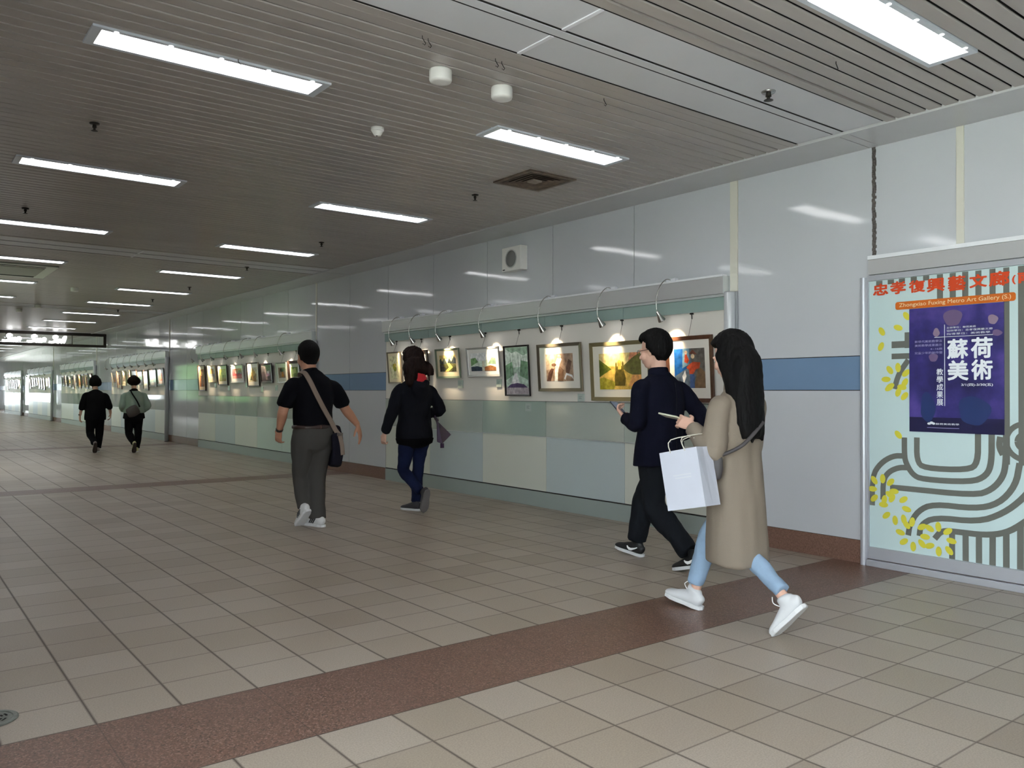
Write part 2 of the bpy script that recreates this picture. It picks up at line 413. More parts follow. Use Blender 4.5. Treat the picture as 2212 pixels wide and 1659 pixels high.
for xc in (3.92, 1.447):
    for i, yy in enumerate((-.8, -2.9)): dup(L0, (xc, yy, ZC), 'white recessed strip light behind the camera, %s, %s' % ('nearer' if i == 0 else 'farther', 'by the picture wall' if xc > 3 else 'by the window wall'))

# ================================================================== ceiling fittings
m_wpl = mat('white_plastic', (232, 230, 226), rough=.35)
def detector(xc, yc, r, label, kind):
    t = thing(kind, label, 'detector', (xc, yc, ZC), None)
    a = MB()
    if r > .045:
        a.lathe((xc, yc, ZC), [(r*.96, .002), (r, -.008), (r, -.055), (r*.93, -.066), (r*.6, -.07), (.01, -.07)], m_wpl, 28)
        obj('cover', a, t, smooth=True)
    else:
        a.lathe((xc, yc, ZC), [(r, .002), (r, -.02), (r*.94, -.024)], m_wpl, 24); obj('base', a, t, smooth=True)
        c = MB(); c.lathe((xc, yc, ZC), [(r*.85, -.022), (r*.82, -.03), (r*.55, -.05), (r*.5, -.056), (.006, -.057)], m_wpl, 24); obj('sensor_head', c, t, smooth=True)
        c = MB(); c.tube([(xc-.01, yc-.01, ZC-.057), (xc-.01, yc-.01, ZC-.062)], .005, mat('black_plastic', (20, 20, 22), rough=.4), 8); obj('indicator', c, t)
    return t
detector(2.475, 3.85, .064, 'white round domed unit on the ceiling, nearest the camera side of the pair', 'ceiling_dome')
detector(2.905, 3.85, .064, 'white round domed unit on the ceiling, nearer the picture wall of the pair', 'ceiling_dome')
detector(2.68, 4.96, .044, 'small white smoke detector with dark indicator, just past the two round domes', 'smoke_detector')
detector(2.70, 15.95, .06, 'white detector on the far ceiling beside the air conditioner panel', 'smoke_detector')
detector(2.63, 19.6, .06, 'white detector far along the ceiling, nearer of the far pair', 'smoke_detector')
detector(2.45, 20.9, .06, 'white detector far along the ceiling, farther of the far pair', 'smoke_detector')
m_spk = mat('dark_brass_sprinkler', (62, 58, 54), rough=.4, metal=.7)
SPR = [(4.196, 2.913, 'in the flat panel band near the picture wall', 1), (4.30, 6.10, 'beside the square air vent', 0), (4.22, 9.2, 'between the third and fourth lights by the picture wall', 0), (4.21, 11.7, 'just past the second flat band by the picture wall', 0), (1.137, 6.05, 'between the two nearest lights of the left row', 0), (1.135, 9.3, 'past the second light of the left row', 0), (4.25, 14.6, 'farther along near the fifth light by the picture wall', 0), (4.25, 17.0, 'near the sixth light by the picture wall', 0), (4.2, 19.7, 'near the seventh light by the picture wall', 0)]
for x, yy, wh, big in SPR:
    t = thing('fire_sprinkler', 'dark ceiling sprinkler '+wh, 'sprinkler', (x, yy, ZC), 'ceiling sprinklers')
    k = 1.3 if big else 1.0
    a = MB(); a.lathe((x, yy, ZC), [(.034*k, .002), (.03*k, -.008), (.012*k, -.01)], mat('bright_metal', (180, 180, 180), rough=.25, metal=.9) if big else m_spk, 16); obj('escutcheon', a, t, smooth=True)
    a = MB(); a.lathe((x, yy, ZC), [(.012*k, -.008), (.014*k, -.03), (.008*k, -.034), (.008*k, -.05)], m_spk, 12); obj('body', a, t)
    a = MB(); a.lathe((x, yy, ZC), [(.02*k, -.05), (.022*k, -.053), (.01*k, -.055)], m_spk, 14); obj('deflector', a, t)
# square vent with nested cones
vx, vy, vh = 4.40, 5.365, .24
m_vent = mat('sooty_vent_metal', (96, 82, 70), rough=.5, var=.5, vscale=14); m_ventd = mat('black_vent_inside', (12, 11, 11), rough=.9)
t = thing('air_vent', 'square sooty louvred air vent in the slatted ceiling', 'vent', (vx, vy, ZC))
def sqring(mbx, h0, z0, h1, z1, m):
    p = [(-1,-1),(1,-1),(1,1),(-1,1)]
    for k in range(4):
        (a, b_), (c, d) = p[k], p[(k+1) % 4]
        mbx.face([(vx+a*h0, vy+b_*h0, z0), (vx+c*h0, vy+d*h0, z0), (vx+c*h1, vy+d*h1, z1), (vx+a*h1, vy+b_*h1, z1)], m)
a = MB(); sqring(a, vh+.012, ZC+.001, vh+.012, ZC-.012, m_vent); sqring(a, vh+.012, ZC-.012, vh-.025, ZC-.014, m_vent); sqring(a, vh-.025, ZC-.014, vh-.035, ZC+.02, m_vent); obj('frame', a, t, fix=False)
a = MB(); a.box(vx-vh+.02, vx+vh-.02, vy-vh+.02, vy+vh-.02, ZC-.002, ZC+.0, m_ventd); obj('duct', a, t)
for k, h in enumerate((.205, .165, .125, .085)):
    a = MB(); sqring(a, h, ZC-.014, h-.045, ZC-.004, m_vent); sqring(a, h, ZC-.014, h-.002, ZC-.0155, m_vent); obj('louvre', a, t, fix=False)
a = MB(); a.box(vx-.045, vx+.045, vy-.045, vy+.045, ZC-.018, ZC-.004, mat('dusty_vent_centre', (150, 138, 126), rough=.5)); obj('centre_plate', a, t)
# cassette air conditioner
ax0, ax1, ay0, ay1 = .75, 2.06, 13.37, 14.8
m_ac = mat('off_white_ac_panel', (206, 212, 198), rough=.4)
t = thing('air_conditioner', 'square ceiling cassette air conditioner with dark outlet slot', 'air conditioner', ((ax0+ax1)/2, (ay0+ay1)/2, ZC))
a = MB(); a.box(ax0, ax1, ay0, ay1, ZC-.022, ZC-.0005, m_ac); obj('panel', a, t, bevel=.006)
a = MB()
a.box(ax0+.15, ax1-.15, ay1-.20, ay1-.08, ZC-.024, ZC-.018, m_ventd); a.box(ax0+.15, ax1-.15, ay0+.08, ay0+.14, ZC-.024, ZC-.018, m_ventd)
obj('air_slot', a, t)
a = MB(); a.box(ax0+.15, ax1-.15, ay0+.22, ay1-.28, ZC-.03, ZC-.018, mat('grey_intake_grille', (150, 150, 138), rough=.5)); obj('intake_grille', a, t)
# small wire hooks poking from the slats
m_wire = mat('dark_wire', (40, 36, 34), rough=.5, metal=.5)
for i, (x, yy, lab) in enumerate(((2.16, 3.53, 'pair of small bent wire hooks above the left domed unit'), (2.20, 3.54, 'bent wire hook next to the other hook above the left dome'), (2.62, 3.53, 'curled wire hook beside the flat panel joint'), (2.67, 3.54, 'short straight wire end beside the curled hook'), (1.53, 4.4, 'tiny wire hook beside the nearest left light'), (3.5, 3.6, 'tiny wire hook right of the round domes'), (4.1, 2.42, 'small wire hook near the frontmost right light'))):
    a = MB(); a.tube([(x, yy, ZC+.004), (x, yy, ZC-.012), (x+.012, yy, ZC-.026), (x+.02, yy, ZC-.034), (x+.014, yy, ZC-.044), (x+.002, yy, ZC-.04)], .0022, m_wire, 6)
    tag(obj('wire_hook', a, loc=(x, yy, ZC)), lab, 'hook', 'wire hooks in the ceiling')
# floor drain
t = thing('floor_drain', 'round grey slotted metal drain cover in the floor tiles', 'drain', (.345, 3.70, 0))
m_dr = mat('worn_drain_metal', (122, 128, 122), rough=.4, metal=.6, var=.2, vscale=40)
a = MB(); a.lathe((.345, 3.70, 0), [(.098, -.002), (.098, .003), (.092, .005), (.08, .005), (.078, .002)], m_dr, 36); obj('rim', a, t)
a = MB(); a.lathe((.345, 3.70, 0), [(.077, -.002), (.077, .003), (.02, .004)], m_dr, 36); obj('grate', a, t)
a = MB()
for rr in (.028, .043, .058):
    for k in range(7):
        pts = [(.345+rr*math.cos(w_), 3.70+rr*math.sin(w_)) for w_ in [2*math.pi*k/7+j*.12 for j in range(5)]]
        for (x1, y1), (x2, y2) in zip(pts[:-1], pts[1:]):
            n = Vector((y2-y1, x1-x2, 0)).normalized()*.004
            a.face([(x1-n.x, y1-n.y, .0046), (x2-n.x, y2-n.y, .0046), (x2+n.x, y2+n.y, .0046), (x1+n.x, y1+n.y, .0046)], m_ventd)
obj('slots', a, t)
# wall loudspeaker
p0, p1 = A(7.54, 2.915, .05), A(7.19, 2.64, .05)
t = thing('wall_speaker', 'white square loudspeaker high on the enamel wall', 'loudspeaker', (WX, (p0.y+p1.y)/2, p1.z))
a = MB(); a.box(WX-.10, WX, p1.y, p0.y, p1.z, p0.z, m_wpl); obj('cabinet', a, t, bevel=.008)
cy, cz = (p0.y+p1.y)/2, (p0.z+p1.z)/2
a = MB(); a.lathe((WX-.10, cy, cz), [(.105, .0), (.105, -.006), (.097, -.008), (.095, -.002)], mat('speaker_rim', (196, 196, 194), rough=.4), 32, 'x'); obj('ring', a, t)
a = MB(); a.lathe((WX-.10, cy, cz), [(.095, -.001), (.08, -.006), (.03, -.010), (.004, -.011)], mat('grey_speaker_mesh', (124, 124, 124), rough=.6), 32, 'x'); obj('grille', a, t, smooth=True)
a = MB(); a.box(WX-.102, WX-.099, p0.y-.06, p0.y-.02, p1.z+.015, p1.z+.025, m_ventd); obj('badge', a, t)
# ================================================================== picture display units
m_steel = mat('brushed_steel', (200, 200, 202), rough=.3, metal=.45, bump=.03, bscale=200, stretch=(1, .02, 1))
m_stline = mat('pale_metal_edge', (214, 218, 220), rough=.3, metal=.4)
m_post = mat('pale_satin_post', (206, 209, 214), rough=.3, metal=.3)
m_teal = mat('teal_frosted_glass', (148, 168, 164), rough=.16, spec=.6, var=.06, vscale=1.5)
m_board = mat('white_display_board', (222, 217, 210), rough=.55)
m_cgl = [mat('frosted_counter_glass_%d' % i, c, rough=.06, spec=.55, var=.05, vscale=1.2) for i, c in enumerate(((172, 182, 175), (178, 185, 178), (164, 180, 171)))]
m_lowA = mat('cream_low_panel', (208, 210, 200), rough=.32, bump=.03, bscale=8); m_lowB = mat('pale_blue_low_panel', (184, 195, 197), rough=.32, bump=.03, bscale=8)
m_lowC = mat('pale_green_low_panel', (190, 206, 196), rough=.32, bump=.03, bscale=8)
m_pl = mat('grey_green_plinth', (150, 160, 156), rough=.3)
m_trk = mat('white_track', (232, 233, 238), rough=.35)
BD = .028                                    # board stands this far off the measured plane
XB = W-.005                                  # board face
def display(y0, y1, edges, pat, label, nm):
    """y0 right end (nearer), y1 left end"""
    t = thing('display_cabinet', label, 'display', (WX, (y0+y1)/2, 0), 'picture displays along the wall')
    X0 = WX-.0005
    def bx(name, xa, xb, ya, yb, za, zb, m, bev=0.0):
        a = MB(); a.box(xa, xb, ya, yb, za, zb, m); return obj(name, a, t, bevel=bev)
    bx('back_board', XB, X0, y0+.05, y1, 1.155, 1.965, m_board)
    base = t
    t = thing('steel_canopy', 'long brushed steel lamp canopy over the '+nm, 'canopy', (WX, (y0+y1)/2, 2.1), 'steel canopies over the displays')
    v = bx('valance', W-.075, X0, y0+.05, y1, 2.10, 2.245, m_steel)
    a = MB(); a.box(W-.085, W-.02, y0+.05, y1, 2.245, 2.262, m_trk); obj('light_track', a, t)
    a = MB(); a.box(W-.077, X0, y0+.045, y0+.05, 2.098, 2.25, m_stline); obj('end_cap', a, t)
    bx('edge_rail', W-.05, X0, y0+.05, y1, 2.078, 2.0985, m_stline)
    a = MB(); e2 = [y0+.05]+list(edges)+[y1]
    for p, q in zip(e2[:-1], e2[1:]): a.box(W-.03, X0, p+.003, q-.003, 1.965, 2.077, m_teal)
    obj('glass_fascia', a, t)
    t = base
    for i, (p, q) in enumerate(zip(e2[:-1], e2[1:])):
        a = MB(); a.box(W-.012, X0, p+.003, q-.003, .772, 1.152, m_cgl[i % 3]); obj('counter_glass', a, t)
    bx('counter_edge', W-.012, X0, y0+.05, y1, .764, .771, m_stline)
    bx('top_edge', W-.012, X0, y0+.05, y1, 1.1525, 1.1565, m_jnt)
    for i, (p, q) in enumerate(zip(e2[:-1], e2[1:])):
        a = MB(); a.box(XB, X0, p+.002, q-.002, .178, .763, (m_lowA, m_lowB, m_lowC)[pat[i % len(pat)]]); obj('low_panel', a, t)
    bx('plinth', W-.012, X0, y0+.05, y1, .0, .165, m_pl); bx('plinth_groove', W-.004, X0, y0+.05, y1, .166, .177, m_jnt)
    a = MB(); a.box(W-.004, X0, y1, y1+.006, 0, 2.25, m_jnt); obj('end_joint', a, t)
    t2 = thing('corner_post', 'round satin steel post at the right end of the '+nm, 'post', (W-.035, y0, 0), 'steel posts beside the displays')
    a = MB(); a.lathe((W-.05, y0, 0), [(.047, .012), (.047, 2.10), (.043, 2.108), (.0, 2.109)], m_post, 28); po = obj('shaft', a, t2)
    for p in po.data.polygons: p.use_smooth = abs(p.normal.z) < .5
    a = MB(); a.lathe((W-.05, y0, 0), [(.049, 0), (.049, .012)], m_jnt, 28); obj('foot_ring', a, t2)
    return t
D1 = display(4.33, 10.32, (5.60, 6.778, 7.957, 9.14), (0, 1, 0, 1, 0), 'nearest illuminated picture display, behind the woman in the dark jacket and the couple', 'nearest display')
D2 = display(12.66, 18.95, (14.11, 15.32, 16.55, 17.78), (2, 2, 0, 1, 0), 'second picture display, partly hidden by the man in the polo shirt', 'second display')
D3 = display(21.36, 27.65, (22.6, 23.9, 25.1, 26.4), (0, 1, 0, 1, 0), 'third picture display, behind the woman in the pale jacket', 'third display')
D4 = display(29.95, 36.4, (31.3, 32.6, 33.9, 35.1), (1, 0, 1, 0, 0), 'fourth picture display, behind the far woman in black', 'fourth display')
D5 = display(38.4, 45.3, (39.8, 41.2, 42.5, 43.9), (0, 1, 0, 1, 0), 'fifth picture display, far along the wall left of the woman in black', 'fifth display')
D6 = display(47.4, 54.5, (48.8, 50.2, 51.6, 53.0), (0, 1, 0, 1, 0), 'farthest picture display seen along the wall', 'farthest display')

# ------------------------------------------------------------------ gooseneck picture lamps
m_chrome = mat('satin_chrome', (190, 188, 184), rough=.22, metal=1.0)
m_clip = mat('white_lamp_adapter', (226, 228, 236), rough=.35)
m_bulb = mat('lit_halogen_bulb', (255, 240, 215), rough=.3, emit=14.0)
def picture_lamp(yc, label, swing=0.0):
    """clip on the track, thin arched neck, conical head aimed back at the board"""
    t = thing('picture_lamp', label, 'lamp', (W-.05, yc, 2.262), 'gooseneck lamps over the pictures')
    a = MB(); a.box(W-.09, W-.045, yc-.07, yc+.04, 2.255, 2.285, m_clip); obj('adapter', a, t, bevel=.004)
    hx = W-.225; hy = yc+.02+swing
    P = [Vector((W-.09, yc-.01, 2.272)), Vector((W-.14, yc+.0, 2.27)), Vector((W-.20, yc+.012+swing*.5, 2.21)), Vector((hx-.014, hy, 2.10)), Vector((hx-.014, hy, 2.01)), Vector((hx, hy, 1.965))]
    pts = []
    for i in range(len(P)-1):
        p0, p1, p2, p3 = P[max(i-1, 0)], P[i], P[i+1], P[min(i+2, len(P)-1)]
        for k in range(5):
            u = k/5
            pts.append(.5*((2*p1)+(-p0+p2)*u+(2*p0-5*p1+4*p2-p3)*u*u+(-p0+3*p1-3*p2+p3)*u**3))
    pts.append(P[-1])
    a = MB(); a.tube(pts, .0045, m_chrome, 8, ref=(0, 1, 0)); obj('gooseneck', a, t, smooth=True)
    d = Vector((.58, -.08, -.80)).normalized(); c = Vector((hx, hy, 1.97))
    a = MB(); a.tube([c-d*.01, c, c+d*.02, c+d*.075, c+d*.085], [.008, .014, .016, .034, .035], m_chrome, 18, ref=(0, 1, 0), cap=False); h = obj('lamp_head', a, t, smooth=True, fix=False)
    a = MB(); a.lathe(c+d*.066, [(.022, 0), (.022, .002)], m_bulb, 14)
    # orient bulb disc
    R = d.to_track_quat('Z', 'Y').to_matrix(); cc = c+d*.066
    a.v = [tuple(cc+R@(Vector(v)-cc)) for v in a.v]
    obj('bulb', a, t)
    return t, c+d*.09, d
SPOT = bpy.data.lights.new('halogen', 'SPOT'); SPOT.energy = SPOT_W; SPOT.color = (1.0, .80, .52); SPOT.spot_size = math.radians(64); SPOT.spot_blend = .9; SPOT.shadow_soft_size = .02
SPOT2 = SPOT.copy()
LAMPS = []
ys1 = [9.807, 9.273, 8.628, 7.698, 6.618, 5.72, 4.96]
kL = (W-.225)/W
ys2 = [v*kL for v in (19.5, 18.77, 18.08, 17.24, 16.28, 15.52, 14.28)]
ys2[0] = 18.75; ys2[1] = 18.05; ys2[2] = 17.4; ys2[3] = 16.55
ys3 = [22.0+i*.78 for i in range(8)]; ys4 = [30.6+i*.95 for i in range(6)]; ys5 = [39.3+i*1.3 for i in range(5)]; ys6 = [48.3+i*1.6 for i in range(4)]
first = None
for di, (ys, nm) in enumerate(((ys1, 'nearest display'), (ys2, 'second display'), (ys3[::-1], 'third display'), (ys4[::-1], 'fourth display'), (ys5[::-1], 'fifth display'), (ys6[::-1], 'farthest display'))):
    for i, yy in enumerate(ys):
        lab = 'thin chrome gooseneck lamp over the %s, %s from its left end' % (nm, nth(i))
        if first is None:
            first, sp, sd = picture_lamp(yy, lab); base = yy; o = first
        else: o = dup(first, (W-.05, yy, 2.262), lab)
        so = bpy.data.objects.new('halogen_light', SPOT if di < 3 else SPOT2); COL.objects.link(so)
        so.parent = o; so.location = sp-Vector((W-.05, base, 2.262)); so.rotation_euler = sd.to_track_quat('-Z', 'Y').to_euler()
LAMPS = None

# ------------------------------------------------------------------ framed pictures
def gm(c, plain=False): return mat('print_%d_%d_%d%s' % (c[0], c[1], c[2], 'm' if plain else ''), c, rough=.06, spec=.65, var=0.0 if plain else .35, vscale=24)
FR = dict(black=mat('frame_black', (28, 24, 24), rough=.3), brown=mat('frame_brown', (88, 54, 40), rough=.35, var=.2, vscale=30), green=mat('frame_green', (112, 124, 104), rough=.35),
          silver=mat('frame_silver', (206, 206, 204), rough=.25, metal=.6), pewter=mat('frame_pewter', (136, 126, 108), rough=.28, metal=.7), gold=mat('frame_olive_gold', (148, 136, 100), rough=.3, metal=.5),
          walnut=mat('frame_walnut', (92, 58, 42), rough=.3, var=.25, vscale=20), cream=mat('frame_cream', (206, 190, 150), rough=.4), grey=mat('frame_grey', (120, 112, 108), rough=.35), dark=mat('frame_dark_brown', (52, 36, 30), rough=.3))
def picture(y1, y0, z0, z1, frame, fwid, mat_c, mw, art, label, lean=.035, wire=True, hang=1.955):
    """apparent left/right (y1>y0) and bottom/top on plane W; art: list of (colour, [(u,v)..]) in 0..1"""
    d = .03
    a0 = A(y1, z0, d); a1 = A(y0, z1, d)
    w, h = a0.y-a1.y, a1.z-a0.z
    B = Vector((W-.020, a0.y, a0.z)); th = math.asin(min(.3, lean/h))
    S = Vector((0, -1, 0)); T = Vector((-math.sin(th), 0, math.cos(th))); Nn = Vector((-math.cos(th), 0, -math.sin(th)))
    def P(s, t_, n): return B+S*s+T*t_+Nn*n
    t = thing('framed_picture', label, 'picture', B+S*(w/2), 'framed pictures on the displays')
    a = MB(); fm = FR[frame]; fw_ = fwid
    for q in (((0, 0), (w, 0), (w-fw_, fw_), (fw_, fw_)), ((w, 0), (w, h), (w-fw_, h-fw_), (w-fw_, fw_)), ((w, h), (0, h), (fw_, h-fw_), (w-fw_, h-fw_)), ((0, h), (0, 0), (fw_, fw_), (fw_, h-fw_))):
        (ax, ay), (bx_, by), (cx, cy), (dx, dy) = q
        a.hexa([P(ax, ay, 0), P(bx_, by, 0), P(cx, cy, 0), P(dx, dy, 0), P(ax, ay, .022), P(bx_, by, .022), P(cx, cy, .014), P(dx, dy, .014)], fm)
    fo = obj('frame', a, t)
    a = MB(); mm = gm(mat_c, True); a.hexa([P(fw_, fw_, .0), P(w-fw_, fw_, 0), P(w-fw_, h-fw_, 0), P(fw_, h-fw_, 0), P(fw_, fw_, .008), P(w-fw_, fw_, .008), P(w-fw_, h-fw_, .008), P(fw_, h-fw_, .008)], mm); obj('mount', a, t)
    mx = mw[0] if isinstance(mw, tuple) else mw; my = mw[1] if isinstance(mw, tuple) else mw; mb_ = mw[2] if isinstance(mw, tuple) and len(mw) > 2 else my
    u0, u1, v0, v1 = fw_+mx, w-fw_-mx, fw_+mb_, h-fw_-my
    a = MB()
    for i, (c, pts) in enumerate(art):
        if pts is None: pts = [(0, 0), (1, 0), (1, 1), (0, 1)]
        nn = .0086+i*.00025
        a.face([P(u0+(u1-u0)*u, v0+(v1-v0)*v, nn) for u, v in pts], gm(c))
    obj('artwork', a, t, fix=False)
    if wire:
        top = P(w/2, h, .005)
        a = MB(); a.tube([top, Vector((W-.012, top.y, hang-.03))], .0016, m_wire, 6); obj('hanging_wire', a, t)
        a = MB(); a.box(W-.03, W-.004, top.y-.012, top.y+.012, hang-.005, hang+.008, m_wire); a.tube([Vector((W-.018, top.y, hang)), Vector((W-.014, top.y, hang-.045))], .005, m_wire, 6); obj('hook', a, t)
    return t
def disc(cx, cy, rx, ry, n=14): return [(cx+rx*math.cos(2*math.pi*k/n), cy+ry*math.sin(2*math.pi*k/n)) for k in range(n)]
# nearest display, left to right
picture(10.24, 9.88, 1.376, 1.815, 'pewter', .018, (238, 226, 190), (.04, .04), [((240, 228, 180), None), ((150, 160, 60), disc(.55, .45, .16, .12)), ((190, 180, 70), disc(.42, .55, .12, .12)), ((120, 140, 60), [(.5, .1), (.54, .1), (.54, .4), (.5, .4)]), ((214, 190, 90), disc(.6, .6, .1, .09))], 'pale yellow flower picture at the left end of the nearest display')
picture(9.62, 9.17, 1.40, 1.812, 'dark', .05, (198, 190, 180), (.03, .03), [((120, 104, 96), None), ((172, 162, 150), [(.1, .1), (.5, .2), (.4, .8), (.1, .7)]), ((66, 54, 50), [(.5, .1), (.95, .1), (.9, .6), (.6, .8)])], 'dark brown framed picture mostly hidden by the woman with red collar')
mt = [((206, 178, 108), None), ((232, 208, 140), [(0, .5), (1, .5), (1, .75), (0, .75)]), ((70, 76, 70), [(0, .45), (0, .72), (.08, .82), (.16, .6), (.3, .86), (.42, .55), (.5, .45)]), ((52, 58, 60), [(.48, .5), (.6, .84), (.72, .6), (.9, .95), (1, .75), (1, .45)]), ((84, 84, 50), [(0, 0), (1, 0), (1, .42), (.7, .5), (.3, .46), (0, .48)]), ((228, 200, 104), [(.44, .5), (.62, .5), (.8, .25), (.5, .0), (.3, .0), (.56, .25)]), ((54, 56, 48), [(0, 0), (.25, 0), (.4, .2), (.1, .4), (0, .42)]), ((66, 66, 46), [(.75, 0), (1, 0), (1, .35), (.8, .2)])]
picture(8.975, 8.435, 1.432, 1.808, 'green', .024, (226, 212, 180), (.06, .06), mt, 'green framed painting of dark jagged mountains and a golden path')
picture(8.27, 7.61, 1.442, 1.793, 'silver', .022, (232, 230, 226), (.055, .045), [((206, 222, 206), None), ((226, 236, 236), [(0, .55), (1, .6), (1, 1), (0, 1)]), ((120, 160, 110), [(0, .28), (.3, .5), (.2, .75), (0, .7)]), ((52, 66, 84), [(0, 0), (.45, 0), (.45, .2), (.25, .28), (0, .24)]), ((150, 100, 62), [(.55, 0), (1, 0), (1, .2), (.8, .3), (.55, .22)]), ((110, 130, 108), [(.7, .4), (.86, .75), (1, .7), (1, .35)]), ((230, 226, 200), [(.45, 0), (.55, 0), (.55, .55), (.47, .55)])], 'white and silver framed landscape with two dark mounds, second of the three middle pictures')  # pale upper half has the window reflection painted in
refl5 = [((184, 204, 190), None), ((228, 236, 232), [(.0, .55), (1, .6), (1, 1), (0, 1)]), ((160, 176, 166), [(0, .98), (.3, .88), (.5, .92), (.8, .82), (1, .86), (1, 1), (0, 1)]), ((128, 160, 132), [(.0, .3), (.36, .42), (.3, .7), (0, .62)]), ((120, 152, 124), [(.62, .4), (1, .3), (1, .68), (.7, .72)]), ((226, 228, 230), [(.2, .22), (.62, .22), (.5, .45), (.42, .45)]), ((176, 166, 172), [(0, 0), (1, 0), (1, .14), (0, .14)]), ((88, 72, 108), [(.04, .14), (.96, .14), (.8, .21), (.5, .24), (.2, .21)])]  # trees and road reflected in the glass are painted into the artwork
for k, x in enumerate((.22, .34, .58, .7, .82)): refl5.append(((104, 118, 108), [(x, .4), (x+.018, .4), (x+.012, .9-.03*k), (x, .9-.03*k)]))
picture(7.51, 7.06, 1.211, 1.785, 'black', .018, (206, 208, 206), (.004, .004), refl5, 'tall narrow black framed picture of pale trees along a road')  # the pale trees and road are reflections in the glass, painted in
picture(6.905, 6.20, 1.265, 1.775, 'pewter', .034, (226, 222, 214), (.10, .075), [((168, 140, 118), None), ((190, 166, 140), [(0, .4), (.4, .5), (.3, 1), (0, 1)]), ((236, 228, 216), [(.3, 0), (.42, .0), (.46, .45), (.6, .8), (.5, .95), (.36, .7)]), ((94, 66, 54), [(.02, .0), (.16, .0), (.24, .28), (.3, .45), (.2, .48), (.08, .3)]), ((112, 82, 62), disc(.3, .6, .09, .06)), ((128, 98, 76), [(.42, 0), (.62, 0), (.66, .4), (.52, .55), (.44, .3)]), ((110, 84, 70), [(.74, .2), (.86, .3), (.96, .7), (.84, .8), (.74, .5)]), ((240, 236, 230), [(.66, .1), (.74, .3), (.96, .22), (1, .06), (.92, .16), (.76, .22), (.7, .04)]), ((150, 118, 94), disc(.76, .72, .05, .06)), ((214, 190, 168), disc(.52, .9, .07, .07))], 'large pewter framed brown and white picture of figures, left of the gold framed valley')
picture(6.065, 5.25, 1.172, 1.755, 'gold', .038, (230, 224, 210), (.085, .075), [((214, 176, 84), None), ((240, 206, 140), [(0, .66), (1, .6), (1, 1), (0, 1)]), ((226, 150, 110), [(.7, .75), (1, .9), (1, 1), (.75, 1)]), ((104, 112, 34), [(0, .34), (.3, .56), (.2, .66), (0, .84)]), ((84, 96, 28), [(0, .36), (.2, .5), (.12, .66), (0, .78)]), ((112, 108, 56), [(.55, .6), (.8, .86), (1, 1), (1, .3), (.7, .45)]), ((168, 156, 52), [(0, 0), (.35, .0), (.4, .2), (.1, .34), (0, .3)]), ((226, 160, 96), [(.7, .1), (1, .0), (1, .4), (.8, .4)]), ((92, 80, 30), [(.38, .1), (.62, .1), (.64, .3), (.58, .62), (.5, .7), (.42, .6), (.37, .3)]), ((206, 180, 80), [(.46, .55), (.54, .55), (.55, .75), (.5, .82), (.45, .75)]), ((124, 106, 40), [(.40, .5), (.44, .5), (.44, .7), (.42, .76), (.40, .7)]), ((124, 106, 40), [(.56, .5), (.6, .5), (.6, .72), (.58, .78), (.56, .72)])], 'large gold framed yellow green valley painting, just left of the man in the navy coat')
picture(5.055, 4.525, 1.17, 1.762, 'walnut', .036, (232, 226, 216), (.055, .075, .09), [((96, 110, 124), None), ((36, 92, 160), [(0, .3), (.42, .5), (.3, 1), (0, 1)]), ((120, 156, 176), [(.26, .5), (.5, .6), (.5, 1), (.3, 1)]), ((110, 104, 98), [(.6, .4), (1, .0), (1, 1), (.55, 1)]), ((122, 96, 70), [(.62, 0), (1, 0), (1, .4), (.8, .55)]), ((206, 84, 52), [(.4, .52), (.5, .6), (.62, .66), (.86, .64), (.82, .5), (.7, .46), (.62, .36), (.5, .34), (.48, .46)]), ((206, 84, 52), [(.34, .66), (.44, .62), (.5, .7), (.42, .86), (.36, .84)]), ((232, 196, 168), disc(.4, .9, .05, .05)), ((120, 74, 60), [(.5, .86), (.76, .84), (.7, .9), (.64, .96), (.58, .94)]), ((226, 196, 160), disc(.62, .8, .06, .06)), ((70, 94, 140), [(.5, .0), (.66, .0), (.66, .34), (.52, .36)]), ((236, 236, 238), [(.3, .1), (.4, .3), (.36, .45), (.26, .3)])], 'walnut framed painting of an orange clad figure in a hat, between the walking couple')
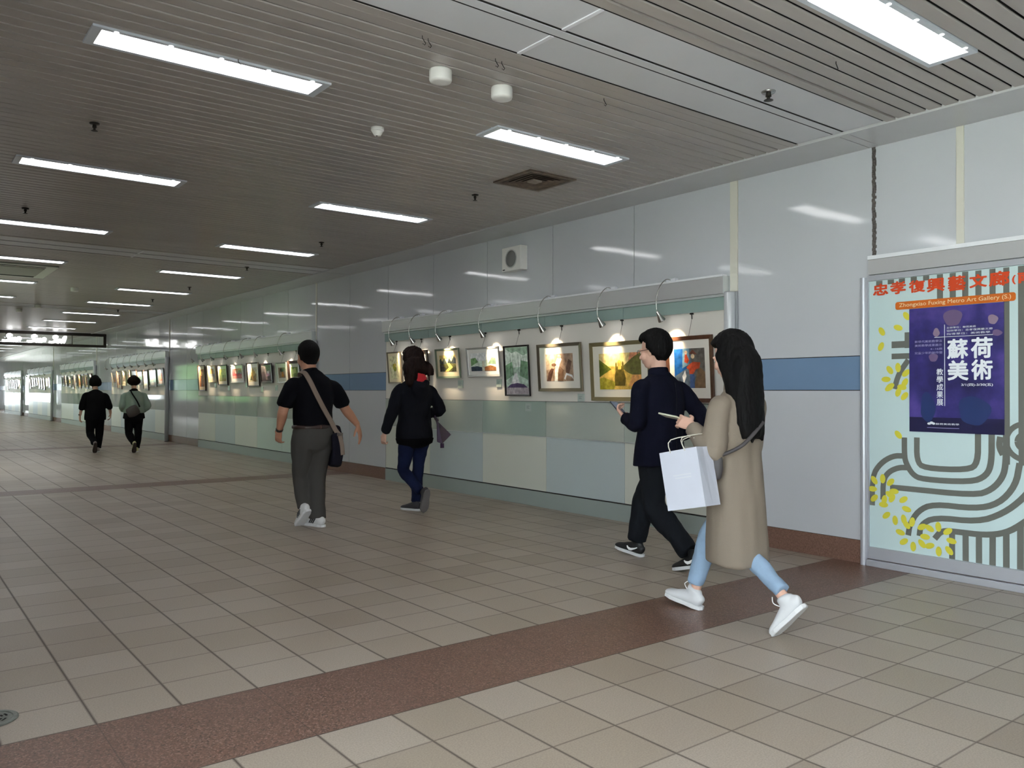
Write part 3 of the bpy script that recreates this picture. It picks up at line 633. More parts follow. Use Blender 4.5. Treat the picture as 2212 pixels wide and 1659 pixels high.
# second display
def simple(c0, cs): return [(c0, None)]+cs
D2P = [
 (18.93, 18.45, 1.267, 1.835, 'dark', .02, (228, 208, 176), (.05, .07), simple((176, 110, 64), [((96, 60, 44), [(.3, 0), (.7, 0), (.6, .9), (.4, .95)]), ((214, 150, 96), disc(.5, .75, .3, .15))]), 'tall dark framed orange picture at the left end of the second display'),
 (18.23, 17.74, 1.454, 1.815, 'cream', .02, (226, 214, 190), (.04, .05), simple((170, 168, 164), [((196, 150, 84), [(.1, .5), (.9, .5), (.8, 1), (.2, 1)]), ((232, 222, 200), [(.1, 0), (.9, 0), (.9, .25), (.1, .25)])]), 'small cream framed picture, second in the second display'),
 (17.6, 17.0, 1.382, 1.811, 'black', .025, (206, 200, 178), (.06, .06), simple((158, 140, 70), [((110, 114, 66), [(0, 0), (.5, 0), (.7, .6), (.2, .9), (0, .7)]), ((196, 178, 110), [(.5, .5), (1, .5), (1, 1), (.5, 1)])]), 'black framed olive landscape, third in the second display'),
 (16.8, 16.06, 1.433, 1.797, 'silver', .022, (232, 228, 224), (.075, .06), simple((196, 72, 76), [((226, 140, 132), [(0, 0), (1, 0), (1, .3), (0, .25)]), ((120, 40, 44), [(.55, .45), (1, .4), (1, .8), (.7, .85)]), ((238, 200, 190), [(.3, .5), (.45, .5), (.42, .85), (.34, .85)])]), 'white mounted red picture in the middle of the second display'),
 (15.84, 15.22, 1.346, 1.813, 'black', .024, (226, 220, 206), (.07, .07), simple((196, 186, 150), [((150, 110, 50), [(.3, .1), (.8, 0), (.9, .5), (.5, .95), (.3, .6)]), ((90, 84, 60), [(.1, .1), (.4, .1), (.3, .5)]), ((200, 160, 80), disc(.6, .6, .2, .2))]), 'black framed picture of a golden shape on white, fifth in the second display'),
 (15.13, 14.56, 1.412, 1.78, 'black', .035, (70, 62, 66), (.02, .02), simple((96, 84, 88), [((196, 150, 176), [(.5, .25), (.8, .3), (.85, .7), (.6, .65)]), ((230, 220, 226), disc(.68, .55, .08, .08)), ((52, 44, 48), [(0, 0), (.4, 0), (.3, 1), (0, 1)])]), 'dark violet picture in a black frame, sixth in the second display'),
 (14.33, 13.87, 1.409, 1.775, 'silver', .02, (222, 222, 208), (.06, .07), simple((150, 130, 106), [((200, 140, 60), [(.4, .1), (.8, .1), (.7, .6), (.5, .6)]), ((74, 64, 60), disc(.5, .75, .3, .18))]), 'silver framed picture beside the left shoulder of the man in the polo shirt'),
 (13.79, 13.3, 1.40, 1.793, 'dark', .05, (214, 214, 204), (.05, .06), simple((120, 140, 84), [((180, 190, 120), [(.3, .3), (.8, .4), (.7, .9), (.2, .8)])]), 'thick dark framed picture behind the head of the man in the polo shirt')]
for p in D2P: picture(*p[:9], p[9])
D3P = [(27.55, 26.9, 1.37, 1.86, 'grey'), (26.85, 26.33, 1.31, 1.86, 'brown'), (26.3, 25.75, 1.41, 1.85, 'cream'), (25.68, 25.19, 1.43, 1.86, 'gold'), (25.12, 24.5, 1.45, 1.86, 'walnut'), (24.42, 23.85, 1.42, 1.83, 'grey'), (23.8, 23.29, 1.28, 1.83, 'dark'), (23.2, 22.46, 1.37, 1.85, 'dark'), (22.4, 21.75, 1.40, 1.85, 'black')]
cols = [((196, 188, 170), (150, 130, 104)), ((214, 196, 156), (170, 110, 60)), ((222, 206, 170), (140, 120, 90)), ((230, 206, 150), (190, 130, 70)), ((226, 214, 196), (120, 84, 70)), ((190, 186, 180), (90, 84, 84)), ((226, 220, 204), (196, 170, 110)), ((176, 172, 164), (104, 96, 90)), ((206, 190, 186), (176, 90, 70))]
fd = ['grey slim', 'brown', 'cream', 'olive gold', 'walnut', 'plain grey', 'tall dark', 'dark square', 'black']
for i, (a, b_, z0, z1, f) in enumerate(D3P):
    c0, c1 = cols[i]
    picture(a, b_, z0, z1, f, .045, c0, (.08, .08), simple(c1, [(cols[(i+3) % 9][1], [(.2, .1), (.8, .2), (.6, .8), (.3, .6)])]), '%s framed picture, %s from the left in the third display' % (fd[i], nth(i)), wire=False)
for di, (y0, y1, n, nm) in enumerate(((30.4, 36.2, 9, 'fourth'), (38.9, 45.0, 9, 'fifth'), (47.9, 54.2, 9, 'farthest'))):
    rr = random.Random(50+di)
    st = (y1-y0)/n
    for i in range(n):
        a = y1-i*st; w_ = st*rr.uniform(.68, .9); h = rr.uniform(.36, .55); zt = rr.uniform(1.80, 1.87)
        f = rr.choice(['black', 'dark', 'brown', 'grey', 'cream', 'pewter', 'black']); c0, c1 = rr.choice(cols)
        if rr.random() < .4: c0 = (232, 230, 226)
        picture(a, a-w_, zt-h, zt, f, .055, c0, (.07, .07), simple(c1, [(rr.choice(cols)[1], [(.1, .1), (.9, .2), (.7, .8), (.2, .7)])]), 'small distant framed picture, %s from the left in the %s display' % (nth(i), nm), wire=False)
# ------------------------------------------------------------------ caption cards
m_card = mat('grey_caption_card', (176, 186, 182), rough=.25); m_ctx = mat('caption_print', (90, 100, 100), rough=.5)
def card(y1, y0, z0, z1, label, c=None):
    a0, a1 = A(y1, z0, .012), A(y0, z1, .012)
    t = thing('caption_card', label, 'card', ((W-.012), (a0.y+a1.y)/2, a0.z), 'caption cards')
    a = MB(); a.box(W-.014, XB+.004, a1.y, a0.y, a0.z, a1.z, c or m_card); obj('plate', a, t)
    a = MB(); w_ = a0.y-a1.y; h = a1.z-a0.z
    for k, f in enumerate((.5, .35, .45)): a.box(W-.0148, W-.014, a0.y-w_*(.2+f), a0.y-w_*.2, a0.z+h*(.62-.14*k), a0.z+h*(.66-.14*k), m_ctx)
    obj('print', a, t)
card(8.497, 8.388, 1.301, 1.401, 'small grey caption card below right of the mountain painting')
card(7.69, 7.592, 1.315, 1.407, 'small grey caption card below right of the silver framed landscape')
card(7.145, 7.041, 1.042, 1.132, 'small grey caption card on the glass band under the tall tree picture')  # the trees in that picture are painted-in reflections
card(6.281, 6.183, 1.158, 1.24, 'small grey caption card below right of the pewter framed picture')
for i, (y1, z) in enumerate(((17.85, 1.33), (17.0, 1.27), (15.98, 1.33), (15.15, 1.24), (14.45, 1.27))):
    card(y1, y1-.11, z, z+.1, 'small caption card in the second display, %s from the left' % nth(i))

# ================================================================== poster light panel on the right
m_sfr = mat('satin_aluminium_frame', (188, 190, 198), rough=.3, metal=.35)
m_sbg = mat('pale_blue_poster_sheet', (196, 216, 218), rough=.28, spec=.4)
m_sgr = mat('poster_grey_ink', (108, 110, 104), rough=.3); m_yel = mat('poster_yellow_ink', (214, 206, 70), rough=.3)
m_red = mat('poster_red_ink', (214, 74, 34), rough=.3); m_org = mat('poster_orange_ink', (206, 104, 30), rough=.3); m_cap = mat('poster_cream_ink', (240, 214, 170), rough=.3)
YR = .70
t = thing('poster_panel', 'large wall poster panel with gallery title, grey stripes and yellow petals', 'sign', (WX, 1.9, 0))
SG = t
XF = W-.004          # sheet face
def bx(name, xa, xb, ya, yb, za, zb, m, bev=0.0):
    a = MB(); a.box(xa, xb, ya, yb, za, zb, m); return obj(name, a, t, bevel=bev)
bx('hood', W-.03, WX, YR, 3.118, 2.118, 2.226, m_steel); bx('hood_edge', W-.034, WX, YR, 3.120, 2.228, 2.256, m_trk)
bx('top_rail', W-.022, WX, YR, 3.128, 2.073, 2.112, m_sfr)
a = MB(); a.lathe((W-.02, 3.158, 0), [(.024, 0), (.024, 2.10), (.0, 2.102)], m_sfr, 24); o = obj('side_post', a, t)
a = MB(); a.lathe((W-.02, YR-.03, 0), [(.024, 0), (.024, 2.10), (.0, 2.102)], m_sfr, 24); o = obj('side_post', a, t)
bx('side_rail', W-.02, WX, 3.122, 3.136, .05, 2.11, m_sfr)
bx('bottom_rail', W-.018, WX, YR, 3.13, .052, .136, m_sfr); bx('bottom_ledge', W-.045, WX, YR, 3.13, .0, .046, m_sfr, .004)
a = MB(); a.box(XF, WX, YR, 3.124, .137, 2.072, m_sbg)
def flatpoly(mbx, pts, m, n): mbx.face([(XF-n, y, z) for y, z in pts], m)
def band(mbx, pts, wd, m, n):
    # smooth the polyline then sweep a flat ribbon of constant width
    for _ in range(2):
        q = [pts[0]]
        for (a1, b1), (a2, b2) in zip(pts[:-1], pts[1:]): q += [(a1*.75+a2*.25, b1*.75+b2*.25), (a1*.25+a2*.75, b1*.25+b2*.75)]
        pts = q+[pts[-1]]
    L = []
    for i, (y, z) in enumerate(pts):
        p, q = pts[max(i-1, 0)], pts[min(i+1, len(pts)-1)]
        d = Vector((q[0]-p[0], q[1]-p[1])).normalized(); nx, nz = -d.y*wd/2, d.x*wd/2
        L.append(((y+nx, z+nz), (y-nx, z-nz)))
    for (a1, b1), (a2, b2) in zip(L[:-1], L[1:]): flatpoly(mbx, [a1, b1, b2, a2], m, n)
_k = 0
for (y1, z1), (y0, z0) in [((3.07,2.069),(3.023,2.03)),((2.984,2.069),(2.938,2.037)),((2.903,2.069),(2.859,2.032)),((2.818,2.07),(2.775,2.023)),((2.732,2.07),(2.69,2.037)),((2.638,2.069),(2.598,1.86)),((2.554,2.068),(2.514,1.86)),((2.473,2.068),(2.434,1.86)),((2.39,2.066),(2.352,1.86)),((2.303,2.067),(2.266,1.86)),((2.22,2.066),(2.184,.80)),((2.134,2.066),(2.06,.80)),((2.956,1.625),(2.821,1.577)),((2.956,1.538),(2.821,1.498)),((2.862,1.685),(2.821,1.574)),((2.01,2.066),(1.96,.8)),((1.92,2.066),(1.86,.2)),((1.8,2.066),(1.75,1.2))]:
    flatpoly(a, [(y1, z0), (y0, z0), (y0, z1), (y1, z1)], m_sgr, .0006+.00006*_k); _k += 1
BN = {'a':[(2.865,.943),(2.865,.829),(2.858,.771),(2.809,.686),(2.741,.658),(2.42,.667),(2.325,.716),(2.293,.801),(2.292,.991)],'b':[(2.777,.947),(2.778,.786),(2.731,.736),(2.438,.746),(2.377,.795),(2.376,.988)],'c':[(2.865,.813),(2.948,.809),(3.041,.748),(3.101,.652),(3.101,.439)],'d':[(2.848,.732),(2.908,.728),(2.979,.692),(3.02,.629),(3.021,.488)],'e':[(2.969,.583),(2.858,.584),(2.395,.582),(2.292,.629),(2.225,.716),(2.208,.807),(2.205,.995)],'f':[(2.839,.257),(2.829,.332),(2.771,.437),(2.666,.497),(2.395,.494),(2.25,.542),(2.151,.669),(2.127,.813)],'g':[(2.761,.263),(2.752,.342),(2.657,.407),(2.378,.409),(2.225,.482),(2.106,.593),(2.04,.7),(2.03,.85)],'h':[(2.657,.259),(2.61,.323),(2.51,.327),(2.335,.328),(2.209,.359),(2.106,.435),(1.98,.56),(1.95,.8)],'i':[(2.542,.33),(2.542,.139)],'j':[(2.455,.33),(2.455,.139)],'k':[(2.372,.336),(2.372,.139)],'l':[(2.288,.348),(2.289,.139)],'m':[(2.207,.368),(2.207,.139)],'n':[(2.124,.424),(2.125,.139)],'o':[(2.224,.86),(2.249,.912),(2.24,.976)],'q':[(2.835,1.49),(2.905,1.393),(2.935,1.286)],'r':[(1.75,1.2),(1.7,.9),(1.5,.7),(1.2,.66),(.9,.7)],'s':[(1.86,.3),(1.7,.42),(1.3,.45),(.8,.45)]}
for i, k in enumerate(BN): band(a, BN[k], .039, m_sgr, .0020+.00006*i)
for rr_ in (.115, .05): band(a, [(2.09+rr_*math.cos(2*math.pi*k/28), .95+rr_*math.sin(2*math.pi*k/28)) for k in range(29)], .034, m_sgr, .0036)
PET = [(3.027,1.701,60),(2.907,1.721,20),(2.847,1.8,55),(3.033,1.592,-65),(2.996,1.355,0),(2.968,1.421,55),(2.908,1.438,85),(2.851,1.398,-40),(2.966,1.304,-30),(2.881,1.298,10),(2.86,1.33,-60),(2.907,.961,50),(2.973,1.293,-30),(2.907,1.263,-70),(2.862,1.235,-50),(3.085,.623,55),(3.022,.639,90),(2.964,.619,-45),(3.098,.559,0),(3.085,.493,-45),(2.939,.556,0),(2.954,.505,-60),(3.01,.489,-80),(3.016,.453,0),(2.97,.53,30),(2.871,.504,-35),(2.849,.44,15),(2.995,.379,-40),(2.931,.351,85),(2.869,.366,80),(2.849,.33,50),(2.81,.354,-80),(2.894,.271,15),(2.869,.209,-35),(2.803,.184,90),(2.742,.329,-30),(2.69,.326,30),(2.631,.344,85),(2.569,.321,-35),(2.545,.261,10),(2.721,.264,0),(2.742,.213,50),(2.69,.206,-20),(2.629,.177,90),(2.56,.193,50)]
for i, (y, z, an) in enumerate(PET):
    c, s = math.cos(math.radians(an)), math.sin(math.radians(an))
    flatpoly(a, [(y-(c*.034*math.cos(q)-s*.0*0+(s*.020*math.sin(q))), z-(s*.034*math.cos(q))+c*.020*math.sin(q)) for q in [2*math.pi*k/18 for k in range(18)]], m_yel, .0040+.00003*i)
obj('poster_sheet', a, t, fix=False)
a = MB()
pl_ = []
y1, y0, z0, z1 = 2.925, 2.145, 1.848, 1.903; r = .016
for cy, cz, a0 in ((y1-r, z1-r, 90), (y1-r, z0+r, 180), (y0+r, z0+r, 270), (y0+r, z1-r, 0)):
    for k in range(7):
        an = math.radians(a0+15*k); pl_.append((cy-r*math.cos(an), cz+r*math.sin(an)))
flatpoly(a, pl_, m_org, .0064); obj('title_pill', a, t, fix=False)
def text(body, y1, y0, z0, z1, m, n, parent, name='lettering', bold=0.0, fit=True, base=None, slant=0.0):
    """lettering fitted into the box y1 (left) > y0 (right), z0..z1, standing n in front of the sheet"""
    cu = bpy.data.curves.new('tx', 'FONT'); cu.body = body; cu.size = 1.0; cu.resolution_u = 3
    o = bpy.data.objects.new('tx', cu); COL.objects.link(o)
    dg = bpy.context.evaluated_depsgraph_get(); dg.update()
    me = bpy.data.meshes.new_from_object(o.evaluated_get(dg))
    bpy.data.objects.remove(o); bpy.data.curves.remove(cu)
    if not me.vertices: return None
    xs = [v.co.x for v in me.vertices]; ys = [v.co.y for v in me.vertices]
    x0, x1, b0, b1 = min(xs), max(xs), min(ys), max(ys)
    off = origin(parent); b = (base if base is not None else XF)
    fs = [tuple(p.vertices) for p in me.polygons]; vs = []; ff = []
    sh = [(0, 0)] if not bold else [(0, 0)]+[(bold*math.cos(k*math.pi/4), bold*math.sin(k*math.pi/4)) for k in range(8)]
    for k, (dx, dy) in enumerate(sh):
        o0 = len(vs)
        for v in me.vertices:
            u = (v.co.x+dx-x0+bold)/(x1-x0+2*bold); q = (v.co.y+dy-b0+bold)/(b1-b0+2*bold)
            vs.append(tuple(Vector((b-n-.00004*k, y1+(y0-y1)*(u+slant*(q-.5)), z0+(z1-z0)*q))-off))
        ff += [tuple(i+o0 for i in f_) for f_ in fs]
    bpy.data.meshes.remove(me); me = bpy.data.meshes.new(name); me.from_pydata(vs, [], ff); me.materials.append(m); me.update()
    o = bpy.data.objects.new(name, me); COL.objects.link(o); o.parent = parent
    return o
for ch, (y1, z1), (y0, z0) in (('忠',(3.092,2.047),(2.976,1.962)),('孝',(2.964,2.052),(2.849,1.96)),('復',(2.829,2.046),(2.715,1.959)),('興',(2.704,2.047),(2.583,1.952)),('藝',(2.564,2.047),(2.448,1.944)),('文',(2.426,2.043),(2.315,1.953)),('廊',(2.305,2.048),(2.18,1.951)),('(',(2.167,2.012),(2.145,1.952)),('南',(2.135,2.03),(2.03,1.955)),(')',(2.02,2.012),(2.0,1.952))):
    text(ch, y1, y0, z0, z1, m_red, .0064, SG, 'title_character', bold=.035)
text('Zhongxiao Fuxing Metro Art Gallery (S.)', 2.898, 2.172, 1.857, 1.893, m_cap, .0074, SG, 'title_lettering', bold=.006)

# the purple paper poster fixed on the panel
m_pap = bpy.data.materials.new('purple_poster_paper'); m_pap.use_nodes = True
nt = m_pap.node_tree; b = nt.nodes['Principled BSDF']; b.inputs['Roughness'].default_value = .3
tc = nt.nodes.new('ShaderNodeTexCoord'); n = nt.nodes.new('ShaderNodeTexNoise'); n.inputs['Scale'].default_value = 4.2; n.inputs['Detail'].default_value = 5
r_ = nt.nodes.new('ShaderNodeValToRGB'); e = r_.color_ramp.elements; e[0].position = .3; e[0].color = rgb(38, 36, 82); e[1].position = .72; e[1].color = rgb(92, 76, 156)
x = e.new(.5); x.color = rgb(56, 50, 116)
nt.links.new(tc.outputs['Object'], n.inputs['Vector']); nt.links.new(n.outputs['Fac'], r_.inputs[0]); nt.links.new(r_.outputs[0], b.inputs['Base Color'])
XP = XF-.0075
PO = thing('paper_poster', 'purple exhibition poster with large white characters, on the poster panel', 'poster', (XP, 2.52, .99))
a = MB(); a.box(XP, XF-.0045, 2.214, 2.826, .988, 1.846, m_pap)
m_wtx = mat('poster_white_ink', (232, 236, 242), rough=.3); m_ltx = mat('poster_lilac_ink', (168, 164, 206), rough=.3)
m_bl = mat('poster_soft_mauve', (112, 92, 128), rough=.3); m_bl2 = mat('poster_soft_beige', (142, 122, 142), rough=.3); m_navy = mat('poster_navy', (34, 32, 70), rough=.3); m_tl = mat('poster_deep_teal', (40, 56, 104), rough=.3)
def blob(y, z, ry, rz, m, n, ph=0):
    a.face([(XP-n, y-ry*math.cos(q)*(1+.12*math.sin(3*q+ph)), z+rz*math.sin(q)*(1+.1*math.cos(2*q+ph))) for q in [2*math.pi*k/26 for k in range(26)]], m)
blob(2.532, 1.765, .06, .06, m_bl, .0004); blob(2.281, 1.738, .03, .033, m_bl2, .0005, 1); blob(2.256, 1.65, .03, .02, m_bl, .0006, 2); blob(2.64, 1.672, .022, .028, m_bl2, .0007, 3)
blob(2.40, 1.14, .10, .10, m_tl, .0005, 1); blob(2.70, 1.16, .05, .1, m_tl, .0006, 2); blob(2.66, 1.5, .03, .03, m_bl, .0008)
a.face([(XP-.0003, 2.826, .988), (XP-.0003, 2.214, .988), (XP-.0003, 2.214, 1.09), (XP-.0003, 2.826, 1.09)], m_navy)
obj('sheet', a, PO, fix=False)
K = dict(parent=PO, base=XP)
for ch, y1, y0, z0, z1 in (('蘇', 2.568, 2.432, 1.487, 1.622), ('荷', 2.416, 2.281, 1.487, 1.626), ('美', 2.566, 2.430, 1.342, 1.478), ('術', 2.414, 2.281, 1.345, 1.480)):
    text(ch, y1, y0, z0, z1, m_wtx, .003, name='large_character', bold=.03, **K)
text('3/1(四)-3/30(五)', 2.477, 2.280, 1.301, 1.322, m_wtx, .003, name='date_lettering', bold=.02, **K)
for i, ch in enumerate('教學成果展'):
    zt = 1.424-i*.0517
    text(ch, 2.638, 2.594, zt-.045, zt, m_wtx, .003, name='vertical_character', bold=.012, **K)
for s_, y1, y0, z0, z1, m in (('主辦單位：蘇荷美術', 2.571, 2.384, 1.693, 1.706, m_wtx), ('協辦單位：忠孝復興藝文廊', 2.571, 2.281, 1.672, 1.686, m_wtx), ('指導單位：美術教學', 2.571, 2.296, 1.650, 1.664, m_wtx), ('新世代美術教學法', 2.786, 2.601, 1.605, 1.622, m_ltx), ('美術教學成果展示', 2.786, 2.602, 1.578, 1.595, m_ltx), ('4~16歲', 2.68, 2.599, 1.553, 1.568, m_ltx), ('兒童少年的創作營', 2.787, 2.599, 1.526, 1.543, m_ltx), ('蘇荷美術教學', 2.645, 2.491, 1.040, 1.053, m_wtx)):
    text(s_, y1, y0, z0, z1, m, .003, name='small_lettering', **K)
a = MB()
a.box(XP-.0032, XP-.003, 2.582, 2.586, 1.17, 1.722, m_wtx); a.box(XP-.0032, XP-.003, 2.279, 2.652, 1.637, 1.6405, m_wtx); a.box(XP-.0032, XP-.003, 2.491, 2.702, 1.018, 1.021, m_ltx)
obj('rule_lines', a, PO)
a = MB()
for y, z, ry, rz in ((2.688, 1.047, .013, .008), (2.672, 1.053, .013, .009), (2.658, 1.048, .01, .008)): a.face([(XP-.0031-.0002*ry*100, y-ry*math.cos(q), z+rz*math.sin(q)) for q in [2*math.pi*k/14 for k in range(14)]], m_wtx)
obj('cloud_logo', a, PO, fix=False)

# ================================================================== hanging glass smoke screen with reflections built as glowing script shapes
m_scr = mat('dark_screen_frame', (62, 58, 54), rough=.4, metal=.5)
m_sgl = bpy.data.materials.new('grey_screen_glass'); m_sgl.use_nodes = True; _b = m_sgl.node_tree.nodes['Principled BSDF']
_b.inputs['Transmission Weight'].default_value = .96; _b.inputs['Roughness'].default_value = 0; _b.inputs['IOR'].default_value = 1.3; _b.inputs['Base Color'].default_value = (.92, .93, .93, 1)
YT = 28.4
t = thing('glass_screen', 'hanging framed glass screen across the far ceiling with glowing white script', 'screen', (2.7, YT, ZC))  # the white script is light reflected in the glass, built as glowing shapes
a = MB(); a.box(LX, WX-.03, YT-.03, YT+.03, ZC-.09, ZC, m_scr); obj('top_rail', a, t)
a = MB(); a.box(LX, WX-.03, YT-.03, YT+.03, 2.62, 2.70, m_scr); obj('bottom_rail', a, t)
a = MB(); a.box(WX-.11, WX-.03, YT-.03, YT+.03, 2.70, ZC-.09, m_scr); obj('end_post', a, t)
a = MB(); a.box(LX, WX-.11, YT-.004, YT+.004, 2.70, ZC-.09, m_sgl); obj('glass_pane', a, t)
for xx in (1.2, 3.0, 4.75): 
    a = MB(); a.box(xx-.012, xx+.012, YT-.012, YT+.012, 2.70, ZC-.09, m_scr); obj('mullion', a, t)
m_glare = mat('glowing_reflection_shapes', (255, 255, 255), rough=.4, emit=4.0)  # light reflected in the glass, built as emissive script-like tubes
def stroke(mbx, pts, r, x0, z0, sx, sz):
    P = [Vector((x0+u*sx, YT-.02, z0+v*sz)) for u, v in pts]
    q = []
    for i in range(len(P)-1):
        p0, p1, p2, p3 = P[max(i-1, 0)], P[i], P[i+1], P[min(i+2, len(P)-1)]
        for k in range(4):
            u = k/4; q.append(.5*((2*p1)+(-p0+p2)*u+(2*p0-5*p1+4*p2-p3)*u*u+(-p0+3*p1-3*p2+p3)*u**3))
    q.append(P[-1]); mbx.tube(q, r, m_glare, 8, ref=(0, 1, 0))
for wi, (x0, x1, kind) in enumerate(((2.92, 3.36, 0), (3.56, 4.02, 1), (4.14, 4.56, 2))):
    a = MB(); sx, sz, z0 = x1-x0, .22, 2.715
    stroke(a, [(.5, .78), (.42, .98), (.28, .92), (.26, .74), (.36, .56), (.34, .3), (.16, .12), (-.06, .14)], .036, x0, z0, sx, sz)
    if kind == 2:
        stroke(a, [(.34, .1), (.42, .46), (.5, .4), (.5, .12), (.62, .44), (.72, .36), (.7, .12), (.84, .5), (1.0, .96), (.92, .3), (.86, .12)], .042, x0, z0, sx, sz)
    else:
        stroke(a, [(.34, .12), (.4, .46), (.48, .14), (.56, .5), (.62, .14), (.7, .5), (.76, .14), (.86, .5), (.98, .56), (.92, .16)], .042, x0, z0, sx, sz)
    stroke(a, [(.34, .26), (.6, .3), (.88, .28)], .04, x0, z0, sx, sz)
    obj('glowing_reflection', a, t, smooth=True)
# ================================================================== people
def catmull(P, k=4):
    P = [Vector(p) for p in P]; q = []
    for i in range(len(P)-1):
        p0, p1, p2, p3 = P[max(i-1, 0)], P[i], P[i+1], P[min(i+2, len(P)-1)]
        for j in range(k):
            u = j/k; q.append(.5*((2*p1)+(-p0+p2)*u+(2*p0-5*p1+4*p2-p3)*u*u+(-p0+3*p1-3*p2+p3)*u**3))
    q.append(P[-1]); return q
def loft(mb, secs, m, seg=20, ref=(1, 0, 0), k=4, flat=False, flat1=False):
    """secs: (point, (ra, rb)); smooth path and radii, rounded ends"""
    pts = catmull([s[0] for s in secs], k)
    ra = catmull([(s[1][0], s[1][1], 0) if isinstance(s[1], (tuple, list)) else (s[1], s[1], 0) for s in secs], k)
    R = [(max(.002, v.x), max(.002, v.y)) for v in ra]
    d0 = (pts[0]-pts[1]).normalized(); d1 = (pts[-1]-pts[-2]).normalized()
    a, b = R[0], R[-1]; m0, m1 = min(a), min(b)
    pts = ([] if flat else [pts[0]+d0*m0*.32])+pts+([] if flat1 else [pts[-1]+d1*m1*.32])
    R = ([] if flat else [(a[0]*.55, a[1]*.55)])+R+([] if flat1 else [(b[0]*.55, b[1]*.55)])
    mb.tube(pts, R, m, seg, ref)
def bake(name, mb, parent, voxel=.007, smooth=6, folds=None):
    """one continuous closed surface grown from the overlapping shapes"""
    off = origin(parent); me = mesh_of('tmp', mb, off, fix=False)
    bm = bmesh.new(); bm.from_mesh(me); bmesh.ops.recalc_face_normals(bm, faces=bm.faces); bm.to_mesh(me); bm.free()
    o = bpy.data.objects.new('tmp', me); COL.objects.link(o)
    r = o.modifiers.new('r', 'REMESH'); r.mode = 'VOXEL'; r.voxel_size = voxel; r.adaptivity = 0
    if smooth:
        s = o.modifiers.new('s', 'SMOOTH'); s.factor = .5; s.iterations = smooth
    dg = bpy.context.evaluated_depsgraph_get(); dg.update()
    out = bpy.data.meshes.new_from_object(o.evaluated_get(dg)); bpy.data.objects.remove(o)
    if folds:
        amp, fr, sq = folds
        nn = [v.normal.copy() for v in out.vertices]
        for v, n in zip(out.vertices, nn):
            p = v.co
            q = noise.noise(Vector((p.x*fr+3.1, p.y*fr+off.x, p.z*fr*sq)))
            q2 = noise.noise(Vector((p.x*fr*2.3+off.y, p.y*fr*2.3, p.z*fr*2.3*sq+5)))
            v.co = p+n*amp*(q+.45*q2)
    out.materials.clear(); out.materials.append(mb.mats[0]); out.name = name
    out.polygons.foreach_set('use_smooth', [True]*len(out.polygons)); out.update()
    no = bpy.data.objects.new(name, out); COL.objects.link(no); no.parent = parent
    return no
m_skin = mat('skin_warm', (190, 138, 112), rough=.5, var=.04, vscale=20)
m_skin2 = mat('skin_fair', (214, 170, 150), rough=.5, var=.04, vscale=20)
m_hairb = mat('black_hair', (7, 6, 7), rough=.7, spec=.16, var=.5, vscale=60, bump=.35, bscale=90, stretch=(1, 1, .12))
m_hairbr = mat('dark_brown_hair', (28, 15, 13), rough=.7, spec=.18, var=.4, vscale=50, bump=.35, bscale=70, stretch=(1, 1, .15))

def hand(mb, wrist, d, palm, thumb, sc, m, curl=.5, spread=.12, point=None):
    """palm, five fingers: d finger direction, palm = direction the palm faces, thumb = side of the thumb"""
    d = Vector(d).normalized(); palm = Vector(palm); palm = (palm-d*palm.dot(d)).normalized()
    th = Vector(thumb); th = (th-d*th.dot(d)-palm*th.dot(palm)).normalized()
    w = Vector(wrist); s = sc
    loft(mb, [(w-d*.02*s, (.027*s, .02*s)), (w+d*.02*s, (.034*s, .018*s)), (w+d*.055*s, (.042*s, .016*s)), (w+d*.088*s, (.041*s, .013*s))], m, 14, ref=th, k=3)
    L = [(.042, .026, .021), (.046, .03, .023), (.043, .027, .022), (.034, .021, .019)]
    for i in range(4):
        o = (.029-.0195*i)*s
        b = w+d*.082*s+th*o
        c = curl*(1+.18*i); sp = spread*(1.2-.8*i)
        q = (d+th*sp).normalized(); pts = [b]; ang = 0
        for j, l in enumerate(L[i]):
            ang += c*(.55 if j == 0 else .9)
            q2 = (q*math.cos(ang)+palm*math.sin(ang)); pts.append(pts[-1]+q2*l*s)
        rr = (.0092*s, .0086*s, .008*s, .0066*s)
        loft(mb, [(p, r) for p, r in zip(pts, rr)], m, 10, ref=th, k=2)
    b = w+d*.02*s+th*.024*s
    q = (d*.55+th*.75+palm*.35).normalized(); q2 = (d*.85+th*.25+palm*.45).normalized()
    loft(mb, [(b, .013*s), (b+q*.036*s, .0115*s), (b+q*.036*s+q2*.032*s, .0098*s), (b+q*.036*s+q2*.054*s, .0078*s)], m, 10, k=2)
